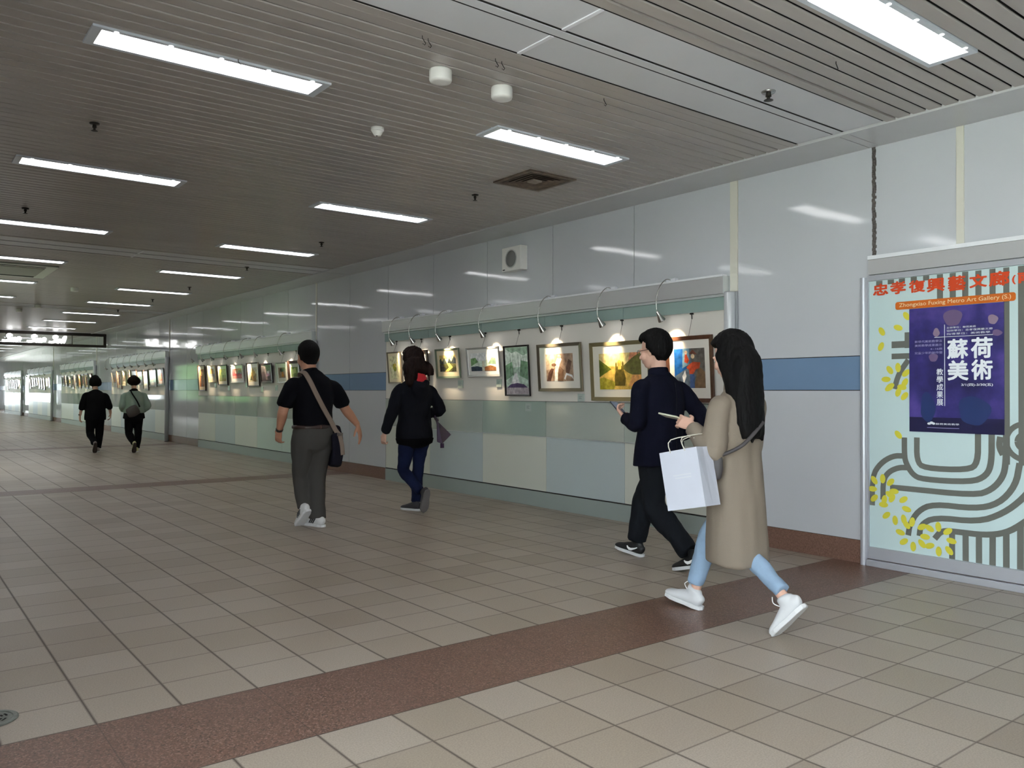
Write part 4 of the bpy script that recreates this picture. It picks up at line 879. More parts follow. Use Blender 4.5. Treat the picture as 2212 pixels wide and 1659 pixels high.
def head(mb, c, yaw, pitch, s, m):
    R = Matrix.Rotation(yaw, 3, 'Z') @ Matrix.Rotation(pitch, 3, 'X'); c = Vector(c)
    def P(x, y, z): return c+R@Vector((x*s, y*s, z*s))
    mb.ell(P(0, -.012, .03), (.076*s, .094*s, .092*s), m, 24, 16, R)
    mb.ell(P(0, .022, -.035), (.06*s, .072*s, .085*s), m, 24, 14, R)
    mb.ell(P(0, .048, -.088), (.032*s, .034*s, .026*s), m, 14, 10, R)          # chin
    for x in (-1, 1):
        mb.ell(P(.04*x, .055, -.035), (.026*s, .028*s, .03*s), m, 12, 8, R)     # cheeks
        mb.ell(P(.03*x, .077, .012), (.026*s, .014*s, .009*s), m, 12, 8, R)     # brows
        mb.ell(P(.031*x, .076, -.004), (.013*s, .012*s, .009*s), m, 12, 8, R)   # eyelids
        mb.ell(P(.078*x, -.008, -.012), (.009*s, .02*s, .033*s), m, 12, 10, R @ Matrix.Rotation(.35*x, 3, 'Z')) # ears
    loft(mb, [(P(0, .078, .006), (.008*s, .008*s)), (P(0, .094, -.018), (.010*s, .010*s)), (P(0, .106, -.036), (.015*s, .012*s)), (P(0, .084, -.044), (.016*s, .010*s))], m, 12, ref=R@Vector((1, 0, 0)), k=3)
    mb.ell(P(0, .085, -.062), (.024*s, .012*s, .006*s), m, 14, 8, R); mb.ell(P(0, .084, -.072), (.021*s, .012*s, .0065*s), m, 14, 8, R)
    return P, R
def eyes(parent, P, R, s):
    w_ = mat('eye_white', (230, 226, 222), rough=.2); k_ = mat('eye_dark', (30, 20, 16), rough=.15)
    a = MB()
    for x in (-1, 1):
        a.ell(P(.031*x, .079, -.005), (.011*s, .0105*s, .006*s), w_, 12, 8, R); a.ell(P(.031*x, .0865, -.005), (.0052*s, .004*s, .0052*s), k_, 10, 8, R)
    obj('eyes', a, parent, smooth=True)
def hair_cap(name, P, R, s, m, parent, thick=.014, face=.5, low=-.055, puff=(0, 0, 0), side=0.0, strands=.003, extra=None, voxel=.007):
    """hair as a closed shell over the skull; leaves the face free"""
    a = MB(); ctr = P(0, -.012, .028)
    def fn(d):
        f = 1.0+thick/.088
        # front face opening
        hl = .55-.0*d.z
        if d.y > .30 and d.z < hl*.9-.25*(1-d.y): f = .86
        elif d.y > .05 and d.z < -.15-side: f = .86
        if d.z < low/.1*1.0-.35 and d.y > -.2: f = min(f, .9)
        return f
    a.ell(ctr, ((.078+puff[0])*s, (.097+puff[1])*s, (.095+puff[2])*s), m, 36, 24, R, fn)
    # nape
    loft(a, [(P(0, -.07, -.0), ((.062+side)*s, .036*s)), (P(0, -.068, low), ((.056+side)*s, .028*s)), (P(0, -.06, low-.035), ((.048+side)*s, .018*s))], m, 18, ref=R@Vector((1, 0, 0)))
    if extra: extra(a, P, R, s)
    return bake(name, a, parent, voxel, 4, (strands, 60, .25))
def shoe(parent, ankle, toe_dir, pitch, m_up, m_sole, s=1.0, name='shoe', stripes=None, logo=None, laces=None):
    """low sneaker: heel under the ankle, toe along toe_dir, pitch>0 lifts the heel about the toe"""
    d = Vector((toe_dir[0], toe_dir[1], 0)).normalized(); Z = Vector((0, 0, 1)); cp, sp = math.cos(pitch), math.sin(pitch)
    F = d*cp-Z*sp; U = Z*cp+d*sp; Sd = F.cross(U).normalized(); A0 = Vector(ankle)
    def P(f, sd, u): return A0+F*(f*s)+Sd*(sd*s)+U*(u*s)
    a = MB()   # upper, ankle point is .085 above the sole
    loft(a, [(P(-.065, 0, -.045), (.026*s, .034*s)), (P(-.045, 0, -.036), (.033*s, .044*s)), (P(0, 0, -.034), (.036*s, .048*s)), (P(.06, 0, -.042), (.041*s, .038*s)), (P(.12, 0, -.053), (.046*s, .028*s)), (P(.165, 0, -.058), (.042*s, .022*s)), (P(.192, 0, -.062), (.026*s, .014*s))], m_up, 18, ref=Sd)
    loft(a, [(P(-.012, 0, -.03), (.036*s, .052*s)), (P(-.008, 0, .012), (.035*s, .05*s)), (P(-.01, 0, .026), (.033*s, .047*s))], m_up, 18, ref=Sd)
    u = bake(name, a, parent, .006, 3)
    b = MB(); ol = [(-.082, .0), (-.074, .024), (-.03, .036), (.03, .036), (.09, .046), (.14, .047), (.18, .034), (.205, .0)]
    out = [(f, w_) for f, w_ in ol]+[(f, -w_) for f, w_ in reversed(ol[1:-1])]
    n = len(out)
    for (u0, g0), (u1, g1) in (((-.088, .96), (-.083, 1.02)), ((-.083, 1.02), (-.064, 1.0))):
        for i in range(n):
            (f1, w1), (f2, w2) = out[i], out[(i+1) % n]
            b.face([P(f1*g0, w1*g0, u0), P(f2*g0, w2*g0, u0), P(f2*g1, w2*g1, u1), P(f1*g1, w1*g1, u1)], m_sole)
    b.face([P(f*.96, w_*.96, -.088) for f, w_ in out], m_sole); b.face([P(f, w_, -.064) for f, w_ in out], m_sole)
    obj('sole', b, u, bevel=.002)
    if stripes:
        for sd in (-1, 1):
            for k in range(3):
                f = .01+k*.024; c = MB()
                c.tube([P(f+.014, sd*.043, -.052), P(f, sd*.041, -.03), P(f-.012, sd*.036, -.012)], (.006*s, .005*s), stripes, 8, ref=F)
                obj('side_stripe', c, u)
    if logo:
        c = MB()
        for sd in (-1, 1):
            path = [(-.045, -.016, .003), (-.02, -.03, .006), (.01, -.043, .010), (.03, -.044, .011), (.045, -.036, .008), (.052, -.025, .004)]
            c.tube([P(f, sd*(.0445 if f < .0 else .0455), u_) for f, u_, r in path], [(r*s, .004) for f, u_, r in path], logo, 8, ref=U)
        obj('curved_mark', c, u, smooth=True)
    if laces:
        c = MB()
        for k in range(4):
            f = .045+k*.02; z = -.006-k*.009
            c.tube([P(f, -.028, z-.008), P(f+.006, 0, z+.002), P(f, .028, z-.008)], .0034*s, laces, 6, ref=F)
        c.tube(catmull([P(.04, 0, .0), P(.05, .02, .03), P(.035, .03, .02), P(.04, .0, .0), P(.055, -.02, .035), P(.03, -.03, .06)]), .0028*s, laces, 6)
        obj('laces', c, u)
    return u
def legs(name, parent, m, pelvis, L, R_, voxel=.009, folds=(.010, 10, .55), width=1.0, hem=1.0, top=True):
    """trousers: pelvis=(centre, half w, half d, top z); each leg=(hip, knee, ankle, r_hip, r_knee, r_ankle)"""
    a = MB(); c, hw, hd, zt = pelvis; c = Vector(c)
    loft(a, [(c+Vector((0, 0, -.10)), (hw*.82, hd*.85)), (c+Vector((0, -.008, -.03)), (hw, hd)), (c+Vector((0, -.004, .05)), (hw*.99, hd*.97)), (Vector((c.x, c.y, zt)), (hw*.90, hd*.84))], m, 28)
    for hip, kn, an, r0, r1, r2_ in (L, R_):
        hip, kn, an = Vector(hip), Vector(kn), Vector(an)
        loft(a, [(hip+Vector((0, 0, .05)), (r0*.95, r0*1.0)), (hip.lerp(kn, .12), (r0, r0*1.06)), (hip.lerp(kn, .55), (r0*.45+r1*.55, (r0*.45+r1*.55)*1.04)), (kn, r1), (kn.lerp(an, .35), (r1*.96, r1*1.05)), (kn.lerp(an, .7), r1*.35+r2_*.65), (an, r2_)], m, 20, flat1=True)
    return bake(name, a, parent, voxel, 5, folds)

# ------------------------------------------------------------------ man in the polo shirt
def man_polo():
    x0, y0 = 3.20, 7.2
    t = thing('person', 'man in black polo shirt and grey trousers walking away, bag strap across his back', 'person', (x0, y0, 0))
    def V(x, y, z): return Vector((x0+x, y0+y, z))
    b = MB()
    P, R = head(b, V(-.005, .055, 1.588), 0, -.05, 1.17, m_skin)
    loft(b, [(V(.0, .02, 1.34), (.075, .07)), (V(.0, .025, 1.43), (.064, .064)), (V(-.003, .035, 1.53), (.062, .066))], m_skin, 18)
    loft(b, [(V(.02, 0, .9), (.14, .10)), (V(.02, .0, 1.1), (.15, .10)), (V(.015, .01, 1.3), (.16, .10)), (V(.01, .01, 1.38), (.10, .07))], m_skin, 20)
    shL, elL, wrL = V(-.18, .0, 1.345), V(-.275, -.02, 1.08), V(-.265, .09, .90)
    shR, elR, wrR = V(.205, .0, 1.335), V(.35, -.02, 1.085), V(.495, .02, .935)
    for sh, el, wr in ((shL, elL, wrL), (shR, elR, wrR)):
        loft(b, [(sh+Vector((0, 0, -.03)), .04), (sh.lerp(el, .4), .05), (el, .046), (el.lerp(wr, .3), .046), (el.lerp(wr, .7), .036), (wr, (.028, .025))], m_skin, 16)
    hand(b, wrL, (.05, .45, -.85), (.9, .3, .3), (.3, .8, .3), 1.0, m_skin, .45)
    hand(b, wrR, (.32, .02, -1), (-.6, .6, -.1), (-.75, .5, .0), 1.1, m_skin, .22, .2)
    bd = bake('body', b, t, .0055, 3)
    hair_cap('hair', P, R, 1.17, m_hairb, t, thick=.010, low=-.03, strands=.0015)
    # polo shirt
    m_polo = mat('black_polo_cotton', (9, 10, 17), spec=.12, rough=.85, bump=.1, bscale=200)
    s = MB()
    loft(s, [(V(.02, -.005, .93), (.185, .135)), (V(.02, -.004, 1.0), (.194, .142)), (V(.02, -.004, 1.12), (.192, .138)), (V(.02, -.008, 1.24), (.205, .132)), (V(.017, -.004, 1.335), (.20, .112)), (V(.012, .006, 1.395), (.135, .088)), (V(.005, .018, 1.435), (.078, .074))], m_polo, 32)
    for sh, el, g in ((shL, elL, -1), (shR, elR, 1)):
        c = sh.lerp(V(.01, .0, 1.30), .45)
        loft(s, [(c, .062), (sh+Vector((-.0, 0, -.035)), (.070, .078)), (sh.lerp(el, .4), (.074, .080)), (sh.lerp(el, .82), (.076, .078))], m_polo, 20)
    sh_o = bake('polo_shirt', s, t, .009, 5, (.011, 9, .6))
    c = MB(); loft(c, [(V(.004, .018, 1.425), (.082, .078)), (V(.0, .026, 1.462), (.070, .071))], m_polo, 24); obj('collar', c, sh_o, smooth=True)
    # trousers
    m_tr = mat('grey_wool_trousers', (76, 74, 72), spec=.12, rough=.9, bump=.08, bscale=220)
    legs('trousers', t, m_tr, (V(.02, -.005, .84), .198, .150, .94), (V(-.075, .0, .80), V(-.06, .09, .47), V(-.045, .02, .17), .108, .076, .062), (V(.115, .0, .80), V(.075, .03, .47), V(.055, -.045, .07), .112, .088, .078))
    m_belt = mat('brown_leather_belt', (46, 28, 24), rough=.4)
    a = MB(); loft(a, [(V(.02, -.005, .918), (.199, .149)), (V(.02, -.005, .938), (.198, .148))], m_belt, 32, k=2); be = obj('belt', a, t, smooth=True)
    a = MB(); a.box(x0+.03, x0+.04, y0-.156, y0-.146, .914, .944, mat('belt_keeper', (110, 74, 60), rough=.4)); obj('belt_loop', a, be)
    m_sh = mat('white_sneaker_leather', (226, 226, 226), rough=.4); m_so = mat('white_rubber_sole', (236, 236, 238), rough=.5); m_st = mat('black_shoe_stripe', (26, 26, 30), rough=.4)
    shoe(t, V(.055, -.06, .089), (-.25, 1), 0, m_sh, m_so, 1.06, 'shoe', stripes=m_st)
    shoe(t, V(-.065, .01, .175), (-.05, 1), .7, m_sh, m_so, 1.06, 'shoe', stripes=m_st)
    a = MB(); loft(a, [(wrL+Vector((-.002, -.008, .012)), (.034, .031)), (wrL+Vector((.0, .004, -.004)), (.034, .031))], mat('watch_strap', (60, 52, 48), rough=.35), 18, k=1); obj('wrist_watch', a, t, smooth=True)
    # messenger bag (a thing of its own)
    m_bag = mat('navy_bag_fabric', (24, 24, 36), spec=.12, rough=.7, bump=.1, bscale=120); m_strap = mat('taupe_webbing', (134, 118, 106), rough=.8, bump=.1, bscale=150)
    g = thing('messenger_bag', 'navy messenger bag with taupe strap on the polo shirt man, right hip', 'bag', (x0+.22, y0-.05, .55))
    a = MB()
    bx0, by0 = .245, -.03
    loft(a, [(V(bx0-.02, by0, .56), (.075, .05)), (V(bx0-.01, by0, .66), (.085, .06)), (V(bx0-.01, by0, .80), (.08, .062)), (V(bx0-.02, by0, .92), (.062, .05))], m_bag, 24, ref=(.45, -.9, 0))
    loft(a, [(V(.20, -.15, .575), (.055, .025)), (V(.20, -.16, .70), (.07, .03)), (V(.19, -.15, .86), (.06, .03))], m_bag, 20, ref=(.9, .3, 0))
    bo = bake('bag_body', a, g, .008, 4, (.006, 9, .8))
    def strap(pts, w_, m, nm, par, th=.0035):
        q = catmull(pts, 6); mbx = MB()
        mbx.tube(q, [(w_/2, th)]*len(q), m, 8, ref=(.85, -.1, .5)); return obj(nm, mbx, par, smooth=True)
    strap([V(-.055, .12, 1.40), V(-.085, .06, 1.438), V(-.085, -.05, 1.432), V(-.062, -.115, 1.36), V(-.01, -.152, 1.23), V(.06, -.158, 1.10), V(.13, -.15, .99), V(.185, -.14, .90), V(.205, -.17, .86)], .046, m_strap, 'shoulder_strap', g)
    strap([V(.205, -.192, .85), V(.225, -.195, .76), V(.24, -.185, .665)], .042, m_strap, 'flap_strap', g)
    a = MB(); a.box(x0+.18, x0+.232, y0-.203, y0-.185, .845, .872, mat('dull_buckle', (120, 110, 104), rough=.4, metal=.5)); obj('buckle', a, g)
man_polo()

# ------------------------------------------------------------------ woman in the dark hooded jacket
def woman_jacket():
    x0, y0 = 4.49, 7.47
    t = thing('person', 'woman with long brown hair in dark hooded jacket and blue jeans, red collar showing', 'person', (x0, y0, 0))
    def V(x, y, z): return Vector((x0+x, y0+y, z))
    b = MB(); P, R = head(b, V(.0, .05, 1.585), 0, -.02, 1.04, m_skin2)
    loft(b, [(V(0, .0, 1.32), (.06, .055)), (V(0, .01, 1.42), (.05, .05)), (V(0, .03, 1.53), (.05, .055))], m_skin2, 16)
    loft(b, [(V(0, 0, .85), (.13, .10)), (V(0, 0, 1.05), (.12, .09)), (V(0, 0, 1.25), (.13, .09)), (V(0, 0, 1.35), (.09, .06))], m_skin2, 18)
    shL, elL, wrL = V(-.185, .0, 1.31), V(-.285, -.03, 1.05), V(-.335, .04, .83)
    shR, elR, wrR = V(.19, .0, 1.30), V(.275, -.07, 1.06), V(.20, .13, 1.0)
    for sh, el, wr in ((shL, elL, wrL), (shR, elR, wrR)):
        loft(b, [(sh, .036), (el, .034), (wr, (.026, .022))], m_skin2, 14)
    hand(b, wrL+Vector((0, .005, -.015)), (-.02, .3, -1), (.9, .3, .0), (.2, .9, .2), .9, m_skin2, .85)
    hand(b, wrR, (-.3, .9, .1), (-.5, 0, -.8), (-.7, .0, .6), .9, m_skin2, .8)
    bake('body', b, t, .0055, 3)
    def ex(a, P, R, s):
        loft(a, [(V(-.01, -.03, 1.60), (.10, .09)), (V(-.01, -.045, 1.52), (.122, .085)), (V(-.02, -.065, 1.47), (.14, .07))], m_hairbr, 24)
        loft(a, [(V(-.07, -.04, 1.52), (.07, .07)), (V(-.095, -.075, 1.42), (.075, .06)), (V(-.10, -.095, 1.33), (.05, .04))], m_hairbr, 18)
        for k, (xx, zz) in enumerate(((-.13, 1.38), (-.11, 1.31), (.12, 1.43), (.15, 1.44), (-.15, 1.45), (-.07, 1.32))):
            loft(a, [(V(xx*.7, -.05, 1.56), .035), (V(xx, -.07, (zz+1.56)/2), .038), (V(xx*1.02, -.095, zz), .02)], m_hairbr, 10)
    hair_cap('hair', P, R, 1.04, m_hairbr, t, thick=.022, low=-.08, puff=(.012, .01, .006), side=.02, strands=.008, extra=ex)
    m_j = mat('charcoal_jacket', (18, 20, 27), spec=.12, rough=.9, bump=.12, bscale=160)
    s = MB()
    loft(s, [(V(-.005, -.004, .74), (.198, .15)), (V(-.005, -.004, .82), (.205, .155)), (V(-.003, -.002, .98), (.185, .138)), (V(.0, -.004, 1.14), (.19, .132)), (V(.0, -.006, 1.25), (.20, .124)), (V(0, .0, 1.33), (.165, .098)), (V(0, .01, 1.39), (.085, .075))], m_j, 30, flat=True)
    for sh, el, wr in ((shL, elL, wrL), (shR, elR, wrR)):
        loft(s, [(sh.lerp(V(0, 0, 1.27), .45), .055), (sh+Vector((0, 0, -.03)), .062), (sh.lerp(el, .5), .064), (el, .062), (el.lerp(wr, .5), .056), (wr.lerp(el, .12), .05), (wr.lerp(el, .02), .040)], m_j, 18)
    loft(s, [(V(-.08, -.085, 1.36), (.05, .04)), (V(0, -.125, 1.29), (.07, .05)), (V(.08, -.085, 1.36), (.05, .04))], m_j, 16, ref=(0, 1, 0))
    loft(s, [(V(0, -.11, 1.35), (.10, .04)), (V(0, -.13, 1.26), (.10, .045)), (V(0, -.12, 1.17), (.05, .025))], m_j, 18)
    jo = bake('jacket', s, t, .009, 4, (.010, 11, .7))
    a = MB(); loft(a, [(V(0, -.004, .715), (.199, .152)), (V(0, -.004, .765), (.213, .163))], mat('ribbed_hem', (8, 8, 11), rough=.9, spec=.1), 30, k=2); obj('hem_band', a, jo, smooth=True)
    a = MB(); loft(a, [(V(.02, -.035, 1.36), (.095, .085)), (V(.02, -.03, 1.405), (.092, .084)), (V(.02, -.02, 1.44), (.076, .07))], mat('red_collar_cloth', (206, 40, 50), rough=.8), 24); obj('red_collar', a, t, smooth=True)
    m_je = mat('dark_blue_jeans', (22, 30, 58), spec=.12, rough=.85, var=.25, vscale=6, bump=.1, bscale=200)
    legs('jeans', t, m_je, (V(-.005, 0, .80), .165, .135, .88), (V(-.085, 0, .78), V(-.105, .05, .43), V(-.045, -.20, .22), .092, .062, .05), (V(.085, 0, .78), V(.065, .03, .45), V(.02, -.0, .09), .092, .062, .05), folds=(.007, 13, .8))
    m_sn = mat('dark_grey_sneaker', (52, 50, 54), rough=.6); m_ws = mat('white_sneaker_sole', (214, 214, 216), rough=.5); m_gs = mat('grey_outsole', (104, 100, 100), rough=.6)
    shoe(t, V(.01, .0, .084), (-.35, 1), 0, m_sn, m_ws, .95)
    shoe(t, V(-.03, -.24, .215), (.12, 1), 1.15, m_sn, m_gs, .95)
    g = thing('handbag', 'dark purple handbag hanging behind the right elbow of the woman in the dark jacket', 'bag', (x0+.30, y0-.04, .69))
    m_pu = mat('dark_purple_bag', (52, 30, 62), rough=.45)
    a = MB(); H = [V(.21, -.08, 1.0), V(.20, -.0, 1.0), V(.235, .06, .99), V(.245, -.02, .99)]
    top = [V(.215, -.10, .985), V(.25, -.05, .985), V(.275, .06, .975), V(.24, .01, .975)]
    bot = [V(.20, -.12, .72), V(.25, -.16, .70), V(.46, -.02, .79), V(.41, .05, .82)]
    a.hexa(bot+top, m_pu); obj('bag_body', a, g, bevel=.012)
    a = MB(); a.tube(catmull([V(.225, -.06, .98), V(.225, -.03, 1.06), V(.26, -.05, 1.10), V(.285, .0, 1.06), V(.265, .04, .975)]), .007, m_pu, 8); obj('handle', a, g, smooth=True)
    a = MB()
    for k in range(6): a.ell(V(.232+.008*k, -.10+.012*k, .975-.006*k), (.007, .007, .007), m_chrome, 10, 6)
    obj('metal_rings', a, g, smooth=True)
    a = MB(); a.box(x0+.235, x0+.275, y0-.15, y0-.135, .66, .71, m_pu); obj('tab', a, g)
woman_jacket()

# ------------------------------------------------------------------ man in the navy coat
def man_navy():
    x0, y0 = 4.55, 4.12
    t = thing('person', 'man in navy coat, dark trousers and black sneakers walking with a phone in hand', 'person', (x0, y0, 0))
    def V(x, y, z): return Vector((x0+x, y0+y, z))
    b = MB(); P, R = head(b, V(-.005, .02, 1.568), .22, -.12, 1.12, m_skin2)
    loft(b, [(V(.0, -.03, 1.32), (.07, .065)), (V(.0, -.02, 1.42), (.06, .06)), (V(0, .0, 1.52), (.058, .064))], m_skin2, 18)
    loft(b, [(V(0, -.02, .85), (.13, .10)), (V(0, -.03, 1.1), (.14, .10)), (V(0, -.03, 1.27), (.15, .10)), (V(0, -.03, 1.35), (.10, .07))], m_skin2, 18)
    shL, elL, wrL = V(-.19, -.03, 1.31), V(-.245, -.035, 1.04), V(-.205, .13, 1.07)
    shR, elR, wrR = V(.19, -.05, 1.31), V(.255, -.22, 1.05), V(.21, -.03, .93)
    for sh, el, wr in ((shL, elL, wrL), (shR, elR, wrR)):
        loft(b, [(sh, .04), (el, .038), (wr, (.028, .024))], m_skin2, 14)
    hand(b, wrL, (.15, .85, .6), (.55, -.1, .85), (.75, .3, -.3), .95, m_skin2, .75)
    hand(b, wrR, (-.05, .45, -.9), (-.9, .2, 0), (.2, .9, .2), .98, m_skin2, .7)
    bd = bake('body', b, t, .0055, 3); eyes(t, P, R, 1.12)
    def ex(a, P, R, s):
        loft(a, [(P(0, -.05, .085), (.06*s, .05*s)), (P(0, .0, .098), (.064*s, .045*s)), (P(0, .055, .092), (.054*s, .04*s)), (P(0, .085, .075), (.04*s, .024*s))], m_hairb, 18, ref=R@Vector((1, 0, 0)))
    hair_cap('hair', P, R, 1.12, m_hairb, t, thick=.016, low=-.02, puff=(.004, .006, .008), strands=.003, extra=ex)
    gl = MB()
    gm_ = mat('black_spectacle_frame', (22, 20, 20), rough=.3)
    for x in (-1, 1):
        gl.tube([P(.031*x+.024*math.cos(q), .098, -.004+.018*math.sin(q)) for q in [2*math.pi*k/14 for k in range(15)]], .0018, gm_, 6)
        gl.tube([P(.055*x, .096, .0), P(.082*x, .05, .002), P(.086*x, -.005, .002)], .002, gm_, 6)
    gl.tube([P(-.008, .1, 0), P(.008, .1, 0)], .0018, gm_, 6); obj('spectacles', gl, t)
    m_n = mat('navy_wool_coat', (13, 15, 30), spec=.12, rough=.9, bump=.1, bscale=150)
    s = MB()
    loft(s, [(V(.0, -.03, .72), (.225, .165)), (V(0, -.03, .80), (.218, .158)), (V(0, -.035, .96), (.198, .142)), (V(0, -.045, 1.12), (.20, .138)), (V(0, -.045, 1.24), (.205, .13)), (V(0, -.03, 1.33), (.17, .10)), (V(0, -.02, 1.39), (.085, .076))], m_n, 30, flat=True)
    for sh, el, wr in ((shL, elL, wrL), (shR, elR, wrR)):
        loft(s, [(sh.lerp(V(0, -.02, 1.27), .45), .058), (sh+Vector((0, 0, -.03)), .066), (sh.lerp(el, .5), .066), (el, .066), (el.lerp(wr, .5), .058), (wr.lerp(el, .10), .052)], m_n, 18)
    co = bake('coat', s, t, .009, 4, (.011, 9, .55))
    a = MB(); loft(a, [(V(0, -.02, 1.375), (.085, .08)), (V(0, -.012, 1.43), (.072, .072))], m_n, 24); obj('coat_collar', a, co, smooth=True)
    a = MB(); a.tube(catmull([V(.0, -.176, 1.33), V(0, -.19, 1.2), V(0, -.185, 1.0), V(0, -.20, .74)]), .0022, mat('coat_seam', (12, 13, 22), rough=.9), 6); obj('back_seam', a, co)
    m_t = mat('charcoal_trousers', (22, 25, 30), spec=.12, rough=.85, bump=.1, bscale=180)
    legs('trousers', t, m_t, (V(0, -.03, .79), .172, .14, .9), (V(-.085, -.03, .78), V(-.075, -.05, .42), V(-.065, -.36, .145), .105, .082, .07), (V(.085, -.02, .78), V(.075, .20, .45), V(.07, .265, .12), .105, .082, .072), folds=(.010, 10, .55))
    m_b = mat('black_knit_sneaker', (24, 24, 26), rough=.6); m_s = mat('white_foam_sole', (206, 206, 210), rough=.5); m_l = mat('white_curved_mark', (240, 240, 242), rough=.4)
    shoe(t, V(.07, .27, .095), (-.05, 1), -.14, m_b, m_s, 1.0, logo=m_l)
    shoe(t, V(-.065, -.40, .128), (-.02, 1), .25, m_b, m_s, 1.02, logo=m_l)
    g = thing('mobile_phone', 'phone held in the left hand of the man in the navy coat', 'phone', (x0-.17, y0+.20, 1.13))
    a = MB(); pc = wrL+Vector((.035, .105, .075)); e1, e2, e3 = Vector((.15, .8, .55)).normalized(), Vector((.95, -.1, -.1)).normalized(), None
    e2 = (e2-e1*e2.dot(e1)).normalized(); e3 = e1.cross(e2)
    def q(f, s_, u): return pc+e1*f+e2*s_+e3*u
    m_ph = mat('phone_shell', (70, 72, 82), rough=.25)
    a.hexa([q(-.07, -.034, -.004), q(.07, -.034, -.004), q(.07, .034, -.004), q(-.07, .034, -.004), q(-.07, -.034, .004), q(.07, -.034, .004), q(.07, .034, .004), q(-.07, .034, .004)], m_ph); obj('shell', a, g, bevel=.002)
    a = MB(); n = .0046 if e3.z > 0 else -.0046
    a.face([q(-.064, -.031, n), q(.064, -.031, n), q(.064, .031, n), q(-.064, .031, n)], mat('phone_screen', (120, 130, 150), rough=.1)); obj('screen', a, g, fix=False)
man_navy()

# ------------------------------------------------------------------ woman in the trench coat
def woman_trench():
    x0, y0 = 3.74, 2.80
    t = thing('person', 'woman with very long black hair in beige trench coat, light jeans and white sneakers', 'person', (x0, y0, 0))
    def V(x, y, z): return Vector((x0+x, y0+y, z))
    b = MB(); P, R = head(b, V(.02, .055, 1.458), .05, -.22, 1.02, m_skin2)
    loft(b, [(V(.0, -.02, 1.22), (.06, .055)), (V(.005, .0, 1.31), (.048, .05)), (V(.015, .03, 1.40), (.046, .054))], m_skin2, 16)
    loft(b, [(V(0, 0, .8), (.12, .10)), (V(0, .0, 1.0), (.11, .09)), (V(0, -.02, 1.15), (.12, .09)), (V(0, -.02, 1.25), (.09, .06))], m_skin2, 18)
    shL, elL, wrL = V(-.165, -.015, 1.215), V(-.215, .0, .945), V(-.195, .155, 1.075)
    shR, elR, wrR = V(.155, -.0, 1.215), V(.155, .02, .96), V(.14, .10, .74)
    for sh, el, wr in ((shL, elL, wrL), (shR, elR, wrR)):
        loft(b, [(sh, .034), (el, .032), (wr, (.024, .021))], m_skin2, 14)
    hand(b, wrL, (.05, .95, .28), (.75, -.1, -.5), (.2, .2, .9), .92, m_skin2, .5)
    hand(b, wrR, (-.05, .3, -1), (-.9, .2, .0), (.2, .9, .2), .88, m_skin2, .6)
    kF, aF = V(.05, .23, .44), V(.03, .315, .10); kB, aB = V(-.012, -.025, .425), V(-.045, -.33, .20)
    for kn, an in ((kF, aF), (kB, aB)): loft(b, [(kn, .034), (kn.lerp(an, .4), .034), (an, .029), (an+Vector((0, .01, -.03)), .030)], m_skin2, 14)
    bake('body', b, t, .0055, 3); eyes(t, P, R, 1.02)
    def ex(a, P, R, s):
        loft(a, [(P(0, -.035, .03), (.082, .082)), (V(.005, -.05, 1.42), (.092, .085)), (V(-.01, -.08, 1.30), (.100, .070)), (V(-.025, -.105, 1.18), (.098, .058)), (V(-.03, -.12, 1.08), (.09, .05)), (V(-.03, -.125, 1.02), (.07, .036))], m_hairb, 26)
        loft(a, [(P(-.075, .0, .03), (.03, .05)), (V(-.075, -.01, 1.36), (.035, .05)), (V(-.095, -.06, 1.22), (.03, .045)), (V(-.10, -.10, 1.09), (.022, .036))], m_hairb, 14, ref=(1, 0, 0))
        for k, (xx, yy, zz) in enumerate(((-.09, -.10, 1.01), (-.05, -.13, .99), (.01, -.145, 1.0), (.04, -.12, 1.02), (-.02, -.15, 1.02))):
            loft(a, [(V(xx, yy+.02, 1.16), .03), (V(xx, yy, 1.07), .022), (V(xx*1.05, yy-.01, zz), .008)], m_hairb, 8)
    hair_cap('hair', P, R, 1.02, m_hairb, t, thick=.02, low=-.07, puff=(.006, .008, .006), side=.012, strands=.004, extra=ex)
    m_c = mat('beige_trench_cloth', (126, 114, 101), rough=.8, bump=.08, bscale=160)
    s = MB()
    loft(s, [(V(.0, .0, .325), (.172, .168)), (V(0, .0, .45), (.170, .168)), (V(0, .008, .62), (.166, .162)), (V(0, .012, .80), (.156, .146)), (V(0, .005, .94), (.148, .120)), (V(0, -.01, 1.06), (.160, .116)), (V(0, -.02, 1.15), (.170, .110)), (V(0, -.02, 1.225), (.145, .095)), (V(0, -.01, 1.285), (.074, .07))], m_c, 32, flat=True)
    for sh, el, wr in ((shL, elL, wrL), (shR, elR, wrR)):
        loft(s, [(sh.lerp(V(0, -.01, 1.17), .45), .052), (sh+Vector((0, 0, -.03)), .062), (sh.lerp(el, .5), .062), (el, .066), (el.lerp(wr, .5), .056), (wr.lerp(el, .08), .050)], m_c, 18)
    co = bake('trench_coat', s, t, .009, 4, (.016, 7, .3))
    a = MB(); loft(a, [(V(0, -.012, 1.265), (.085, .082)), (V(.004, .0, 1.335), (.070, .074))], m_c, 24); obj('coat_collar', a, co, smooth=True)
    m_je = mat('light_blue_jeans', (140, 164, 190), rough=.85, var=.14, vscale=9, bump=.1, bscale=220)
    legs('jeans', t, m_je, (V(0, .01, .76), .125, .10, .86), (V(-.05, .0, .70), kB, aB+Vector((0, .012, .035)), .070, .050, .043), (V(.06, .02, .70), kF, aF+Vector((0, 0, .045)), .072, .058, .048), folds=(.006, 15, .8))
    m_w = mat('white_canvas_sneaker', (206, 207, 210), rough=.5); m_ws = mat('white_thick_sole', (216, 216, 218), rough=.5); m_la = mat('white_laces', (238, 238, 236), rough=.7)
